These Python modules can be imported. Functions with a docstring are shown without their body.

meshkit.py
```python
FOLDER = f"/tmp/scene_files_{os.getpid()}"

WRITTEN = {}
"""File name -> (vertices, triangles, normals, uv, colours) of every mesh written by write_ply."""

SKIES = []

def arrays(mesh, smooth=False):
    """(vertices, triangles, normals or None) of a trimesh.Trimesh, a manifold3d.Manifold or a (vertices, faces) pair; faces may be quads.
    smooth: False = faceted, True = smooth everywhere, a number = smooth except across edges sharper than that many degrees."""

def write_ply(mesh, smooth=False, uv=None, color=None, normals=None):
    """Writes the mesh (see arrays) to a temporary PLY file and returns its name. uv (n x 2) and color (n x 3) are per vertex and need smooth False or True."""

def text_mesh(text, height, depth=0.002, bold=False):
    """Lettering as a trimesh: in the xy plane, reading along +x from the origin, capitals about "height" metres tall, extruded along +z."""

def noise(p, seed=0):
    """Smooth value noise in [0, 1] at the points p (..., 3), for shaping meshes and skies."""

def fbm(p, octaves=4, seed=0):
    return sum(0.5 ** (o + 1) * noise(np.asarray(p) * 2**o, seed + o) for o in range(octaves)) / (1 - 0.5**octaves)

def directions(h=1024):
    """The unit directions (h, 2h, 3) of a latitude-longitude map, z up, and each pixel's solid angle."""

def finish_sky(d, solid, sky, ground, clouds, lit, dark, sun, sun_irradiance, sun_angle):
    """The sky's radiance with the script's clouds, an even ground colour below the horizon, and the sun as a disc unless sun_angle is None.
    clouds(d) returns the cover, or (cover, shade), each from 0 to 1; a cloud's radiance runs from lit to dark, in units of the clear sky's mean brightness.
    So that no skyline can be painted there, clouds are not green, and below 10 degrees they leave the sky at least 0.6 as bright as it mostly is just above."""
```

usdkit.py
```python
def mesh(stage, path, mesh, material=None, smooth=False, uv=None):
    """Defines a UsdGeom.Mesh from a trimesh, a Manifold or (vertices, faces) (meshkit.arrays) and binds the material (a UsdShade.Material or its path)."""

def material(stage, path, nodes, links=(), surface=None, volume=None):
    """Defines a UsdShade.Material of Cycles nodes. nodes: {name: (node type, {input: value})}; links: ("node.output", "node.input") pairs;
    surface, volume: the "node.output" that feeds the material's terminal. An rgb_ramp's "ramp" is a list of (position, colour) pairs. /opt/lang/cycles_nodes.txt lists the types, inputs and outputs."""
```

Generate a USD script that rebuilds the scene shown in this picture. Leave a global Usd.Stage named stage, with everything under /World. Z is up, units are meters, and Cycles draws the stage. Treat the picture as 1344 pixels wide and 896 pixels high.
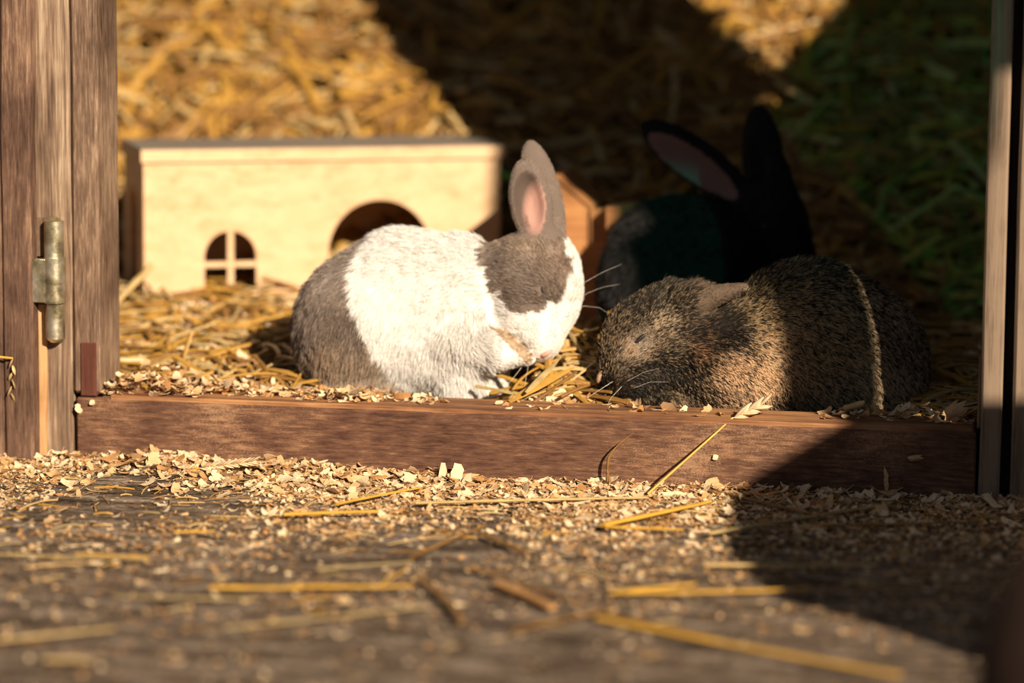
import math, random, numpy as np, trimesh, usdkit, meshkit
from shapely.geometry import Polygon
from shapely import affinity
from scipy.spatial.transform import Rotation as Rot
from pxr import Usd, UsdGeom, UsdLux, UsdShade, Gf, Sdf, Vt

stage = Usd.Stage.CreateInMemory()
UsdGeom.SetStageUpAxis(stage, 'Z'); UsdGeom.SetStageMetersPerUnit(stage, 1.0)
UsdGeom.Xform.Define(stage, '/World'); UsdGeom.Scope.Define(stage, '/World/Looks')
rng = np.random.default_rng(7); random.seed(7)

# ------------------------------------------------------------------ camera (x along the sill, y into the hutch, z up)
FPX = 4050.0
CAM = np.array([0.5781, -2.9092, 0.5498]); YAW, PITCH, ROLL = 0.1963, 0.1371, 0.0077
cy, sy, cp, sp = math.cos(YAW), math.sin(YAW), math.cos(PITCH), math.sin(PITCH)
F_ = np.array([-sy * cp, cy * cp, -sp]); R0 = np.array([cy, sy, 0]); U0 = np.cross(R0, F_)
R_ = R0 * math.cos(ROLL) + U0 * math.sin(ROLL); U_ = -R0 * math.sin(ROLL) + U0 * math.cos(ROLL)
cam = UsdGeom.Camera.Define(stage, '/World/camera')
M4 = Gf.Matrix4d(*R_, 0, *U_, 0, *(-F_), 0, *CAM, 1)
cam.AddTransformOp().Set(M4)
cam.CreateHorizontalApertureAttr(36.0); cam.CreateVerticalApertureAttr(24.0)
cam.CreateFocalLengthAttr(36.0 * FPX / 1344)
cam.CreateFStopAttr(2.2); cam.CreateFocusDistanceAttr(2.99)
cam.CreateExposureAttr(0.0)

def ray(px, py): return F_ + R_ * (px - 672) / FPX - U_ * (py - 448) / FPX
def atY(px, py, Y=0.0): d = ray(px, py); return CAM + d * (Y - CAM[1]) / d[1]
def atZ(px, py, Z=0.0): d = ray(px, py); return CAM + d * (Z - CAM[2]) / d[2]

# ------------------------------------------------------------------ sun and sky
SUN_AZ, SUN_EL = math.radians(39), math.radians(27)          # from -y towards +x
SUN = np.array([math.sin(SUN_AZ) * math.cos(SUN_EL), -math.cos(SUN_AZ) * math.cos(SUN_EL), math.sin(SUN_EL)])
sun = UsdLux.DistantLight.Define(stage, '/World/sun')
zx = np.cross([0, 0, 1], SUN); zx /= np.linalg.norm(zx); zy = np.cross(SUN, zx)
sun.AddTransformOp().Set(Gf.Matrix4d(*zx, 0, *zy, 0, *SUN, 0, 0, 0, 0, 1))
sun.CreateIntensityAttr(2.0); sun.CreateNormalizeAttr(True); sun.CreateAngleAttr(0.53); sun.CreateColorAttr(Gf.Vec3f(1.0, 0.84, 0.64))
dome = UsdLux.DomeLight.Define(stage, '/World/sky')
dome.CreateIntensityAttr(0.045); dome.CreateColorAttr(Gf.Vec3f(0.75, 0.85, 1.0))

# ------------------------------------------------------------------ helpers
T = '/World/Looks/'
used = {}
def numbered(parent, name):
    k = (parent, name); n = used.get(k, -1) + 1; used[k] = n
    return f'{parent}/{name}' if n == 0 else f'{parent}/{name}_{n:03d}'
def tag(p, label=None, cat=None, group=None, kind=None):
    p = p.GetPrim() if hasattr(p, 'GetPrim') else p
    for k, v in (('label', label), ('category', cat), ('group', group), ('kind', kind)):
        if v: p.SetCustomDataByKey(k, v)
    return p
def thing(name, label, cat, loc=(0, 0, 0), group=None, kind=None):
    x = UsdGeom.Xform.Define(stage, numbered('/World', name)); x.AddTranslateOp().Set(Gf.Vec3d(*map(float, loc)))
    x.loc = np.array(loc, float); tag(x, label, cat, group, kind); return x
def obj(name, mesh, mat, parent=None, smooth=False, uv=None, **kw):
    """One mesh in world coordinates, under parent (whose translation is taken off) or under /World."""
    v, f = (mesh.vertices, mesh.faces) if hasattr(mesh, 'vertices') else mesh
    v = np.asarray(v, float)
    pp = '/World'
    if parent is not None:
        pp = str(parent.GetPath()); v = v - getattr(parent, 'loc', 0)
    m = usdkit.mesh(stage, numbered(pp, name), (v, np.asarray(f)), mat, smooth=smooth)
    m.loc = getattr(parent, 'loc', 0) if parent is not None else np.zeros(3)
    tag(m, **kw); return m
def primvar(m, name, vals, kind='vertex'):
    vals = np.asarray(vals, np.float32)
    if vals.ndim == 2:
        UsdGeom.PrimvarsAPI(m).CreatePrimvar(name, Sdf.ValueTypeNames.Color3fArray, kind).Set(Vt.Vec3fArray.FromNumpy(vals))
    else:
        UsdGeom.PrimvarsAPI(m).CreatePrimvar(name, Sdf.ValueTypeNames.FloatArray, kind).Set(Vt.FloatArray.FromNumpy(vals))
def cat_(ms): return trimesh.util.concatenate(ms)
def rbox(lo, hi, b=0.002):
    """A box with chamfered edges, from corner to corner."""
    lo, hi = np.array(lo, float), np.array(hi, float); c, h = (lo + hi) / 2, (hi - lo) / 2; b = min(b, h.min() * .6)
    pts = [np.array([sx * (h[0] - b * (a != 0)), sy_ * (h[1] - b * (a != 1)), sz * (h[2] - b * (a != 2))])
           for sx in (-1, 1) for sy_ in (-1, 1) for sz in (-1, 1) for a in range(3)]
    m = trimesh.convex.convex_hull(np.array(pts)); m.apply_translation(c); return m
def board(lo, hi, b=0.002, seed=0, amp=0.0015):
    """A plank: bevelled box, cut fine enough along its length to bow and wave a little."""
    m = rbox(lo, hi, b)
    L = max(np.array(hi) - np.array(lo)); v, f = trimesh.remesh.subdivide_to_size(m.vertices, m.faces, L / 14, max_iter=8)
    n = meshkit.noise(v * 9 + seed * 13.7) - .5
    n2 = meshkit.noise(v * 9 + seed * 5.1 + 31) - .5
    v = v + np.stack([n, n2, n * .5], 1) * amp * 2
    return trimesh.Trimesh(v, f, process=False)
def slab(poly, lo, hi, axis='y'):
    """Shapely polygon in (x, z) pushed from y=lo to y=hi."""
    m = trimesh.creation.extrude_polygon(poly, hi - lo, engine='earcut')
    v = np.array(m.vertices); v = np.stack([v[:, 0], hi - v[:, 2], v[:, 1]], 1)
    return trimesh.Trimesh(v, m.faces, process=False)
def cyl(p, q, r, n=20, r2=None):
    p, q = np.array(p, float), np.array(q, float); r2 = r if r2 is None else r2
    d = q - p; d /= np.linalg.norm(d); a = np.cross(d, [0.3, 1, 0.2]); a /= np.linalg.norm(a); b = np.cross(d, a)
    t = np.arange(n) * 2 * np.pi / n; ring = np.cos(t)[:, None] * a + np.sin(t)[:, None] * b
    v = np.vstack([p + ring * r, q + ring * r2, p[None], q[None]])
    i = np.arange(n); j = (i + 1) % n
    f = np.vstack([np.stack([i, j, n + j], 1), np.stack([i, n + j, n + i], 1), np.stack([j, i, np.full(n, 2 * n)], 1), np.stack([n + i, n + j, np.full(n, 2 * n + 1)], 1)])
    m = trimesh.Trimesh(v, f, process=False); m.fix_normals(); return m
def tube(pts, rad, n=6, flat=1.0, up=(0, 0, 1)):
    """Swept tube through pts with a radius at each; flat squashes it along 'up'. Closed ends."""
    p = np.asarray(pts, float); rad = np.broadcast_to(rad, (len(p),))
    t = np.gradient(p, axis=0); t /= np.linalg.norm(t, axis=1, keepdims=True) + 1e-12
    a = np.cross(t, up); bad = np.linalg.norm(a, axis=1) < 1e-3; a[bad] = np.cross(t[bad], [1, 0.2, 0]); a /= np.linalg.norm(a, axis=1, keepdims=True)
    b = np.cross(a, t); g = np.arange(n) * 2 * np.pi / n
    v = p[:, None] + rad[:, None, None] * (np.cos(g)[None, :, None] * a[:, None] + flat * np.sin(g)[None, :, None] * b[:, None])
    m_ = len(p); i, j = np.meshgrid(np.arange(m_ - 1), np.arange(n), indexing='ij')
    q = np.stack([i * n + j, i * n + (j + 1) % n, (i + 1) * n + (j + 1) % n, (i + 1) * n + j], -1).reshape(-1, 4)
    f = np.vstack([q[:, [0, 1, 2]], q[:, [0, 2, 3]]])
    k = m_ * n; v = np.vstack([v.reshape(-1, 3), p[:1], p[-1:]])
    jj = np.arange(n); f = np.vstack([f, np.stack([(jj + 1) % n, jj, np.full(n, k)], 1), np.stack([(m_ - 1) * n + jj, (m_ - 1) * n + (jj + 1) % n, np.full(n, k + 1)], 1)])
    return trimesh.Trimesh(v, f, process=False)

# ------------------------------------------------------------------ materials
def wood(name, cols, axis, fine=1.0, rough=0.75, bump=0.35, coarse=1.0, spec=0.3, speck=None, mix=(.45, .35, .35), along=1.0):
    """Grain stretched along the axis; cols are ramp stops."""
    s1 = [70 * coarse] * 3; s2 = [420 * fine] * 3; s1[axis] = 4 * coarse * along; s2[axis] = 14 * fine * along
    nodes = {'g': ('geometry', {}),
             'm1': ('mapping', {'scale': s1}), 'm2': ('mapping', {'scale': s2}),
             'n1': ('noise_texture', {'scale': 1.0, 'detail': 4.0, 'roughness': .6, 'distortion': .6}),
             'n2': ('noise_texture', {'scale': 1.0, 'detail': 3.0, 'roughness': .7}),
             'n3': ('noise_texture', {'scale': 9.0, 'detail': 5.0, 'roughness': .65}),
             'a': ('math', {'math_type': 'multiply', 'value2': mix[0]}), 'b': ('math', {'math_type': 'multiply_add', 'value2': mix[1]}),
             'c': ('math', {'math_type': 'multiply_add', 'value2': mix[2]}),
             'r': ('rgb_ramp', {'ramp': cols}), 'bp': ('bump', {'strength': bump, 'distance': .0015}),
             'p': ('principled_bsdf', {'roughness': rough, 'specular_ior_level': spec})}
    links = [('g.position', 'm1.vector'), ('g.position', 'm2.vector'), ('m1.vector', 'n1.vector'), ('m2.vector', 'n2.vector'), ('g.position', 'n3.vector'),
             ('n1.fac', 'a.value1'), ('n2.fac', 'b.value1'), ('a.value', 'b.value3'), ('n3.fac', 'c.value1'), ('b.value', 'c.value3'),
             ('c.value', 'r.fac'), ('c.value', 'bp.height'), ('bp.normal', 'p.normal')]
    if speck:
        nodes |= {'v': ('voronoi_texture', {'scale': 520.0}), 'vn': ('noise_texture', {'scale': 9.0, 'detail': 6.0}), 'vm': ('math', {'math_type': 'multiply', 'value2': .13}),
                  'lt': ('math', {'math_type': 'less_than'}), 'mx': ('mix', {'color2': speck}), 'md': ('math', {'math_type': 'multiply', 'value2': .22})}
        nodes['vp'] = ('math', {'math_type': 'power', 'value2': 3.0}); nodes['vm'] = ('math', {'math_type': 'multiply', 'value2': 1.5})
        links += [('g.position', 'v.vector'), ('g.position', 'vn.vector'), ('vn.fac', 'vp.value1'), ('vp.value', 'vm.value1'), ('v.distance', 'lt.value1'), ('vm.value', 'lt.value2'),
                  ('lt.value', 'md.value1'), ('md.value', 'mx.fac'), ('r.color', 'mx.color1'), ('mx.color', 'p.base_color')]
    else:
        links += [('r.color', 'p.base_color')]
    return usdkit.material(stage, T + name, nodes, links, surface='p.BSDF')
def plain(name, col, rough=.6, spec=.4, vary=.25, scale=40., metallic=0., transl=0.):
    lo = [max(0, c * (1 - vary)) for c in col]; hi = [min(1, c * (1 + vary)) for c in col]
    nodes = {'tc': ('texture_coordinate', {}), 'n': ('noise_texture', {'scale': scale, 'detail': 3.0}), 'r': ('rgb_ramp', {'ramp': [(.3, lo), (.7, hi)]}),
             'p': ('principled_bsdf', {'roughness': rough, 'specular_ior_level': spec, 'metallic': metallic})}
    links = [('tc.object', 'n.vector'), ('n.fac', 'r.fac'), ('r.color', 'p.base_color')]
    surf = 'p.BSDF'
    if transl:
        nodes |= {'t': ('translucent_bsdf', {}), 'mx': ('mix_closure', {'fac': transl})}
        links += [('r.color', 't.color'), ('p.BSDF', 'mx.closure1'), ('t.BSDF', 'mx.closure2')]; surf = 'mx.closure'
    return usdkit.material(stage, T + name, nodes, links, surface=surf)

POST = wood('weathered_post_wood', [(.36, (.04, .022, .014)), (.46, (.105, .062, .040)), (.55, (.185, .115, .076)), (.66, (.36, .25, .165))], 2, bump=.8, coarse=2.0, along=2.5, mix=(.26, .42, .38))
POSTL = wood('pale_ridged_post_wood', [(.36, (.06, .035, .023)), (.45, (.14, .087, .057)), (.54, (.26, .175, .115)), (.64, (.46, .34, .235))], 2, bump=.8, coarse=2.2, mix=(.42, .36, .26))
DOORW = wood('door_board_wood', [(.36, (.025, .013, .009)), (.46, (.075, .039, .025)), (.55, (.14, .078, .051)), (.67, (.32, .2, .125))], 2, bump=.8, coarse=1.6, along=2.5, mix=(.28, .36, .42))
BARE = wood('bare_pine_wood', [(.38, (0.160, 0.074, 0.030)), (.46, (0.420, 0.223, 0.093)), (.6, (0.580, 0.353, 0.170))], 2, bump=.3)
RIGHTW = wood('grey_post_wood', [(.38, (0.060, 0.039, 0.025)), (.48, (0.145, 0.098, 0.066)), (.6, (0.250, 0.177, 0.123))], 2, bump=.6, coarse=2.)
SILLW = wood('stained_sill_wood', [(.37, (.03, .012, .008)), (.46, (.075, .032, .019)), (.55, (.135, .065, .038)), (.66, (.30, .155, .08))], 0, bump=.9, fine=.7, coarse=2.2, mix=(.2, .44, .42), along=4., speck=(.45, .34, .23))
SILLTOP = wood('worn_sill_edge_wood', [(.37, (.04, .018, .01)), (.47, (.12, .05, .026)), (.56, (.24, .105, .045)), (.66, (.42, .21, .09))], 0, bump=.3)
PINE = wood('pale_pine_board', [(.36, (.53, .315, .155)), (.48, (.65, .42, .235)), (.6, (.70, .48, .285))], 0, bump=.06, fine=.3, coarse=.8, mix=(.6, .3, .15), rough=.6)
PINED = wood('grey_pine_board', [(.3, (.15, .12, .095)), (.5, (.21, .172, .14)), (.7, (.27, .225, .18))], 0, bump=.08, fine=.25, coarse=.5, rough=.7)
RAMPW = wood('reddish_ramp_wood', [(.3, (.20, .075, .03)), (.5, (.38, .16, .06)), (.7, (.55, .27, .10))], 0, bump=.3)
STEEL = usdkit.material(stage, T + 'yellow_zinc_steel', {'g': ('geometry', {}), 'n': ('noise_texture', {'scale': 120., 'detail': 5., 'roughness': .7}), 'n2': ('noise_texture', {'scale': 45., 'detail': 4.}),
    'r': ('rgb_ramp', {'ramp': [(.35, (.22, .18, .10)), (.5, (.55, .48, .32)), (.7, (.75, .70, .58))]}), 'r2': ('rgb_ramp', {'ramp': [(.4, (.3,) * 3), (.65, (.52,) * 3)]}),
    'p': ('principled_bsdf', {'metallic': .88}), 'b': ('bump', {'strength': .25, 'distance': .0006})},
    [('g.position', 'n.vector'), ('g.position', 'n2.vector'), ('n2.fac', 'r.fac'), ('r.color', 'p.base_color'), ('n.fac', 'r2.fac'), ('r2.color', 'p.roughness'), ('n.fac', 'b.height'), ('b.normal', 'p.normal')], surface='p.BSDF')
GROUND = usdkit.material(stage, T + 'worn_dark_ground', {'g': ('geometry', {}), 'm': ('mapping', {'scale': (14., 40., 10.)}), 'n': ('noise_texture', {'scale': 1., 'detail': 8., 'roughness': .68}), 'n2': ('noise_texture', {'scale': 160., 'detail': 4.}),
    'a': ('math', {'math_type': 'multiply', 'value2': .7}), 'c': ('math', {'math_type': 'multiply_add', 'value2': .3}),
    'r': ('rgb_ramp', {'ramp': [(.38, (.022, .014, .009)), (.46, (.075, .051, .034)), (.53, (.165, .12, .087)), (.63, (.36, .285, .22))]}), 'p': ('principled_bsdf', {'roughness': .85, 'specular_ior_level': .2}), 'b': ('bump', {'strength': .7, 'distance': .004})},
    [('g.position', 'm.vector'), ('m.vector', 'n.vector'), ('g.position', 'n2.vector'), ('n.fac', 'a.value1'), ('n2.fac', 'c.value1'), ('a.value', 'c.value3'), ('c.value', 'r.fac'), ('r.color', 'p.base_color'), ('c.value', 'b.height'), ('b.normal', 'p.normal')], surface='p.BSDF')
BEDBASE = plain('compacted_straw', (.14, .075, .022), .9, .1, .6, 60.)
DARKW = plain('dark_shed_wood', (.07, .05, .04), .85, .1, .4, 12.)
STUMPW = plain('dark_bark', (.02, .011, .008), .85, .15, .5, 30.)
STRAW = [plain('golden_straw', (.50, .275, .052), .42, .5, .2, 60., transl=.15), plain('pale_straw', (.60, .42, .18), .45, .5, .2, 60., transl=.15),
         plain('brown_straw', (.26, .13, .033), .55, .4, .3, 60., transl=.1), plain('dull_green_straw', (.40, .29, .125), .55, .4, .3, 60., transl=.1)]
GOLD = plain('bright_golden_straw', (.68, .385, .06), .4, .5, .15, 60., transl=.15)
CHIP = [plain('pale_shaving', (.80, .62, .40), .6, .3, .12, 90., transl=.2), plain('tan_shaving', (.68, .44, .22), .6, .3, .2, 90., transl=.2),
        plain('orange_shaving', (.52, .27, .10), .65, .3, .25, 90., transl=.15), plain('brown_shaving', (.27, .15, .07), .7, .2, .3, 90., transl=.1)]
NET = usdkit.material(stage, T + 'added_green_filter', {'t': ('transparent_bsdf', {'color': (.015, .34, .32)}), 'd': ('diffuse_bsdf', {'color': (.01, .12, .07)}), 'm': ('mix_closure', {'fac': .25})},
    [('t.BSDF', 'm.closure1'), ('d.BSDF', 'm.closure2')], surface='m.closure')  # tinted filter for the added screen cloth
DENSE_NET = usdkit.material(stage, T + 'dense_added_green_filter', {'t': ('transparent_bsdf', {'color': (.012, .20, .15)}), 'd': ('diffuse_bsdf', {'color': (.01, .12, .07)}), 'm': ('mix_closure', {'fac': .25})},
    [('t.BSDF', 'm.closure1'), ('d.BSDF', 'm.closure2')], surface='m.closure')  # tinted filter for the added cloth on the hutch front

# ------------------------------------------------------------------ ground and bed heights
def ground_h(x, y):
    x, y = np.asarray(x, float), np.asarray(y, float)
    p = np.stack([x * 7, y * 9, 0 * x + 3.3], -1)
    return .004 * (meshkit.fbm(p, 3) - .5) + (.004 + .008 * np.clip((-.02 - x) / .3, 0, 1)) * np.exp(-np.maximum(-y, 0) / .045) * (.5 + meshkit.noise(np.stack([x * 14, y * 5, 0 * x], -1), 4)) * (y < .03)
def bed_h(x, y):
    x, y = np.asarray(x, float), np.asarray(y, float)
    n = meshkit.fbm(np.stack([x * 6, y * 7, 0 * x + 9], -1), 3, 11) - .5
    left = np.clip((-.05 - x) / .3, 0, 1)
    z = .058 + .048 * np.clip((y - .06) / .36, 0, 1) * (.55 + .45 * left) + .02 * n
    z = z + .04 * np.exp(-((x - .035) / .05) ** 2 - ((y - .19) / .07) ** 2)
    z = z + np.clip(y - .62, 0, None) * .62 + .10 * np.clip((y - .5) / .6, 0, 1) * (meshkit.fbm(np.stack([x * 3.2, y * 4, 0 * x + 2], -1), 3, 5) - .45)
    return z
def grid_mesh(x0, x1, y0, y1, nx, ny, h):
    X, Y = np.meshgrid(np.linspace(x0, x1, nx), np.linspace(y0, y1, ny), indexing='ij')
    v = np.stack([X, Y, h(X, Y)], -1).reshape(-1, 3)
    i, j = np.meshgrid(np.arange(nx - 1), np.arange(ny - 1), indexing='ij'); k = i * ny + j
    q = np.stack([k, k + ny, k + ny + 1, k + 1], -1).reshape(-1, 4)
    return trimesh.Trimesh(v, np.vstack([q[:, [0, 1, 2]], q[:, [0, 2, 3]]]), process=False)

obj('ground', grid_mesh(-3, 4, -4.5, .05, 350, 230, ground_h), GROUND, smooth=True, kind='structure', label='dark worn ground in front of the hutch')
obj('ground', rbox((-3, -4.5, -.3), (4, 3, -.035), .01), GROUND, kind='structure', label='packed earth below the yard')

# ------------------------------------------------------------------ the hutch
ZS = .0723                                                    # top of the sill
hutch = thing('rabbit_hutch', 'brown timber rabbit hutch with open front, posts and a low stained sill', 'hutch', (0, 0, 0))
def sub(parent, name, mesh, mat, smooth=False, **kw): return obj(name, mesh, mat, parent, smooth, **kw)
XL, XR = -.4455, .4495
sill = sub(hutch, 'sill_beam', board((XL, 0, -.03), (XR - .002, .068, ZS - .0035), .002, 1, .0008), SILLW, 25)
sub(sill, 'worn_edge', board((XL + .035, .0006, ZS - .006), (XR - .004, .0675, ZS), .0025, 2, .0008), SILLTOP, 25, label='orange worn top edge of the sill')
# left post: lighter ridged face on its left half, stained foot
xp = lambda px: atY(px, 300, 0)[0]
post = sub(hutch, 'door_post', board((xp(40), .0015, -.03), (xp(91), .07, 1.75), .003, 3), POSTL, 25)
sub(hutch, 'door_post', board((xp(91.8), .003, ZS), (-.4215, .07, 1.75), .003, 4), POST, 25)
sub(hutch, 'post_block', board((xp(103), .0015, ZS - .002), (xp(124), .02, ZS + .052), .001, 5), wood('red_stain', [(.38, (.02, .007, .005)), (.48, (.06, .017, .011)), (.62, (.12, .04, .024))], 2, bump=.4), 25, label='dark red stained block at the post foot')
# right post and the boards of the front beyond it
sub(hutch, 'door_post', board((XR + .0015, -.001, -.03), (XR + .0215, .06, 1.75), .002, 6), RIGHTW, 25)
sub(hutch, 'post_trim', board((XR - .0025, .012, ZS - .002), (XR + .001, .05, ZS + .066), .001, 7), RIGHTW, 25, label='thin strip beside the right post')
sub(hutch, 'wall_board', board((XR + .031, -.004, -.03), (XR + .12, .03, 1.75), .003, 8), RIGHTW, 25)
for k in range(4):
    sub(hutch, 'wall_board', board((XR + .122 + k * .092, .0, -.03 if k < 3 else .93), (XR + .212 + k * .092 - .042 * (k == 3), .03, 1.75), .003, 9 + k), RIGHTW, 25)
sub(hutch, 'gap_shadow_strip', board((XR + .018, .035, -.03), (XR + .04, .05, 1.75), .001, 15), DARKW, 25, label='dark strip standing in for the shadow in the gap by the right post')  # dark strip put in where only the shadow of the gap lies
# roof, lintel, walls and floor round the bed (the inside the photograph looks into)
sub(hutch, 'lintel_beam', board((-1.3, .0, 1.75), (1.35, .07, 1.86), .003, 16), DARKW)
sub(hutch, 'roof_panel', rbox((-1.4, -.08, 1.86), (1.45, 2.2, 1.89), .004), DARKW)
sub(hutch, 'wall_panel', rbox((1.33, .07, -.03), (1.36, 2.1, 1.86), .004), DARKW)
sub(hutch, 'wall_panel', rbox((-1.36, 2.1, -.03), (1.36, 2.13, 1.86), .004), DARKW)
sub(hutch, 'floor_panel', rbox((-1.33, .07, -.03), (1.33, 2.1, .01), .004), DARKW)
# added green cloth past the boards, unseen, notched to let a sun patch through
e0 = XR + .122 + 4 * .092 + .004
cloth = Polygon([(e0 - .092, 0), (1.33, 0), (1.33, 1.75), (1.26, 1.75), (1.14, 1.2), (.93, 1.0), (.925, 1.0), (.906, 1.75), (e0 - .042, 1.75), (e0 - .042, .925), (e0 - .092, .925)])
sub(hutch, 'added_shade_cloth', slab(cloth, .004, .006), DENSE_NET, label='green translucent shade cloth closing the far right of the front')

# the opened door leaf at the left, its hinge in view
door = thing('hutch_door', 'weathered brown door leaf with a steel hinge at the left edge', 'door', (-.55, -.02, 0))
xd = lambda px: atY(px, 300, -.02)[0]
zb = atY(20, 628, -.02)[2]
sub(door, 'board', board((xd(2), -.021, zb + .002), (xd(41.5), .0, 1.1), .003, 40), DOORW, 25)
sub(door, 'board', board((xd(2) - .075, -.021, zb + .002), (xd(1.2), .0, 1.1), .003, 41), DOORW, 25)
sub(door, 'ledge', board((xd(-110), -.001, .32), (xd(30), .0015, .4), .0005, 42), DOORW)
hx = lambda px: atY(px, 370, -.008)[0]
hz = lambda py: atY(72, py, -.008)[2]
hinge = sub(door, 'hinge', cat_([cyl((hx(71.5), -.008, hz(397)), (hx(71.5), -.008, hz(338)), .0113, 28)]), STEEL, 40)
sub(hinge, 'hinge_leaf', rbox((hx(30), -.0175, hz(396)), (hx(70), -.009, hz(339)), .0008), STEEL, 40)
sub(hinge, 'hinge_pin', cat_([cyl((hx(71), -.007, hz(338)), (hx(71), -.007, hz(290)), .0099, 24), cyl((hx(71), -.007, hz(290)), (hx(71), -.007, hz(285)), .0099, 24, .004)]), STEEL, 40)
sub(hinge, 'hinge_pin', cat_([cyl((hx(71.5), -.007, hz(397)), (hx(71.5), -.007, hz(444)), .0096, 24), cyl((hx(71.5), -.007, hz(444)), (hx(71.5), -.007, hz(449)), .0096, 24, .005)]), STEEL, 40)
sub(hinge, 'hinge_plate', rbox((hx(43), -.003, hz(338)), (hx(60), .001, hz(287)), .0006), POST, 40, label='painted plate behind the upper pin')
sub(hutch, 'pale_strip', board((xp(43), -.002, .0), (xp(59), .004, atY(50, 398, 0)[2]), .0008, 43), BARE, 25, label='bare pale wood strip below the hinge')

# ------------------------------------------------------------------ animals: one continuous skin from blended shapes, fur as curves
def surface_net(fn, lo, hi, h):
    """Mesh of fn = 0 (fn < 0 inside) on a grid."""
    ax = [np.arange(lo[k], hi[k] + h, h) for k in range(3)]
    G = np.stack(np.meshgrid(*ax, indexing='ij'), -1); n = G.shape[:3]
    D = fn(G.reshape(-1, 3)).reshape(n)
    c = [slice(0, -1), slice(1, None)]
    pos, cnt = np.zeros((n[0] - 1, n[1] - 1, n[2] - 1, 3)), np.zeros((n[0] - 1, n[1] - 1, n[2] - 1))
    corners = [(i, j, k) for i in (0, 1) for j in (0, 1) for k in (0, 1)]
    for a in corners:
        for d in range(3):
            if a[d] == 0:
                b = list(a); b[d] = 1
                da, db = D[c[a[0]], c[a[1]], c[a[2]]], D[c[b[0]], c[b[1]], c[b[2]]]
                x = (da < 0) != (db < 0); t = np.where(x, da / np.where(x, da - db, 1), 0)
                for m in range(3):
                    pos[..., m] += np.where(x, a[m] + (t if m == d else 0), 0)
                cnt += x
    on = cnt > 0; idx = -np.ones(on.shape, int); idx[on] = np.arange(on.sum())
    base = np.stack(np.nonzero(on), -1)
    V = np.array(lo) + h * (base + pos[on] / cnt[on][:, None])
    Fs = []
    for d in range(3):
        e1, e2 = [(1, 2), (2, 0), (0, 1)][d]
        s0 = [slice(None)] * 3; s1 = [slice(None)] * 3; s0[d] = slice(0, -1); s1[d] = slice(1, None)
        for e in (e1, e2): s0[e] = s1[e] = slice(1, -1)
        A, B = D[tuple(s0)] < 0, D[tuple(s1)] < 0
        P = np.stack(np.nonzero(A != B), -1)
        flip = A[tuple(P.T)]
        for e in (e1, e2): P[:, e] += 1
        def cell(o1, o2):
            q = P.copy(); q[:, e1] -= o1; q[:, e2] -= o2; return idx[tuple(q.T)]
        q = np.stack([cell(1, 1), cell(0, 1), cell(0, 0), cell(1, 0)], 1)
        q[~flip] = q[~flip][:, ::-1]; Fs.append(q)
    q = np.vstack(Fs)
    return V, np.vstack([q[:, [0, 1, 2]], q[:, [0, 2, 3]]])

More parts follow.
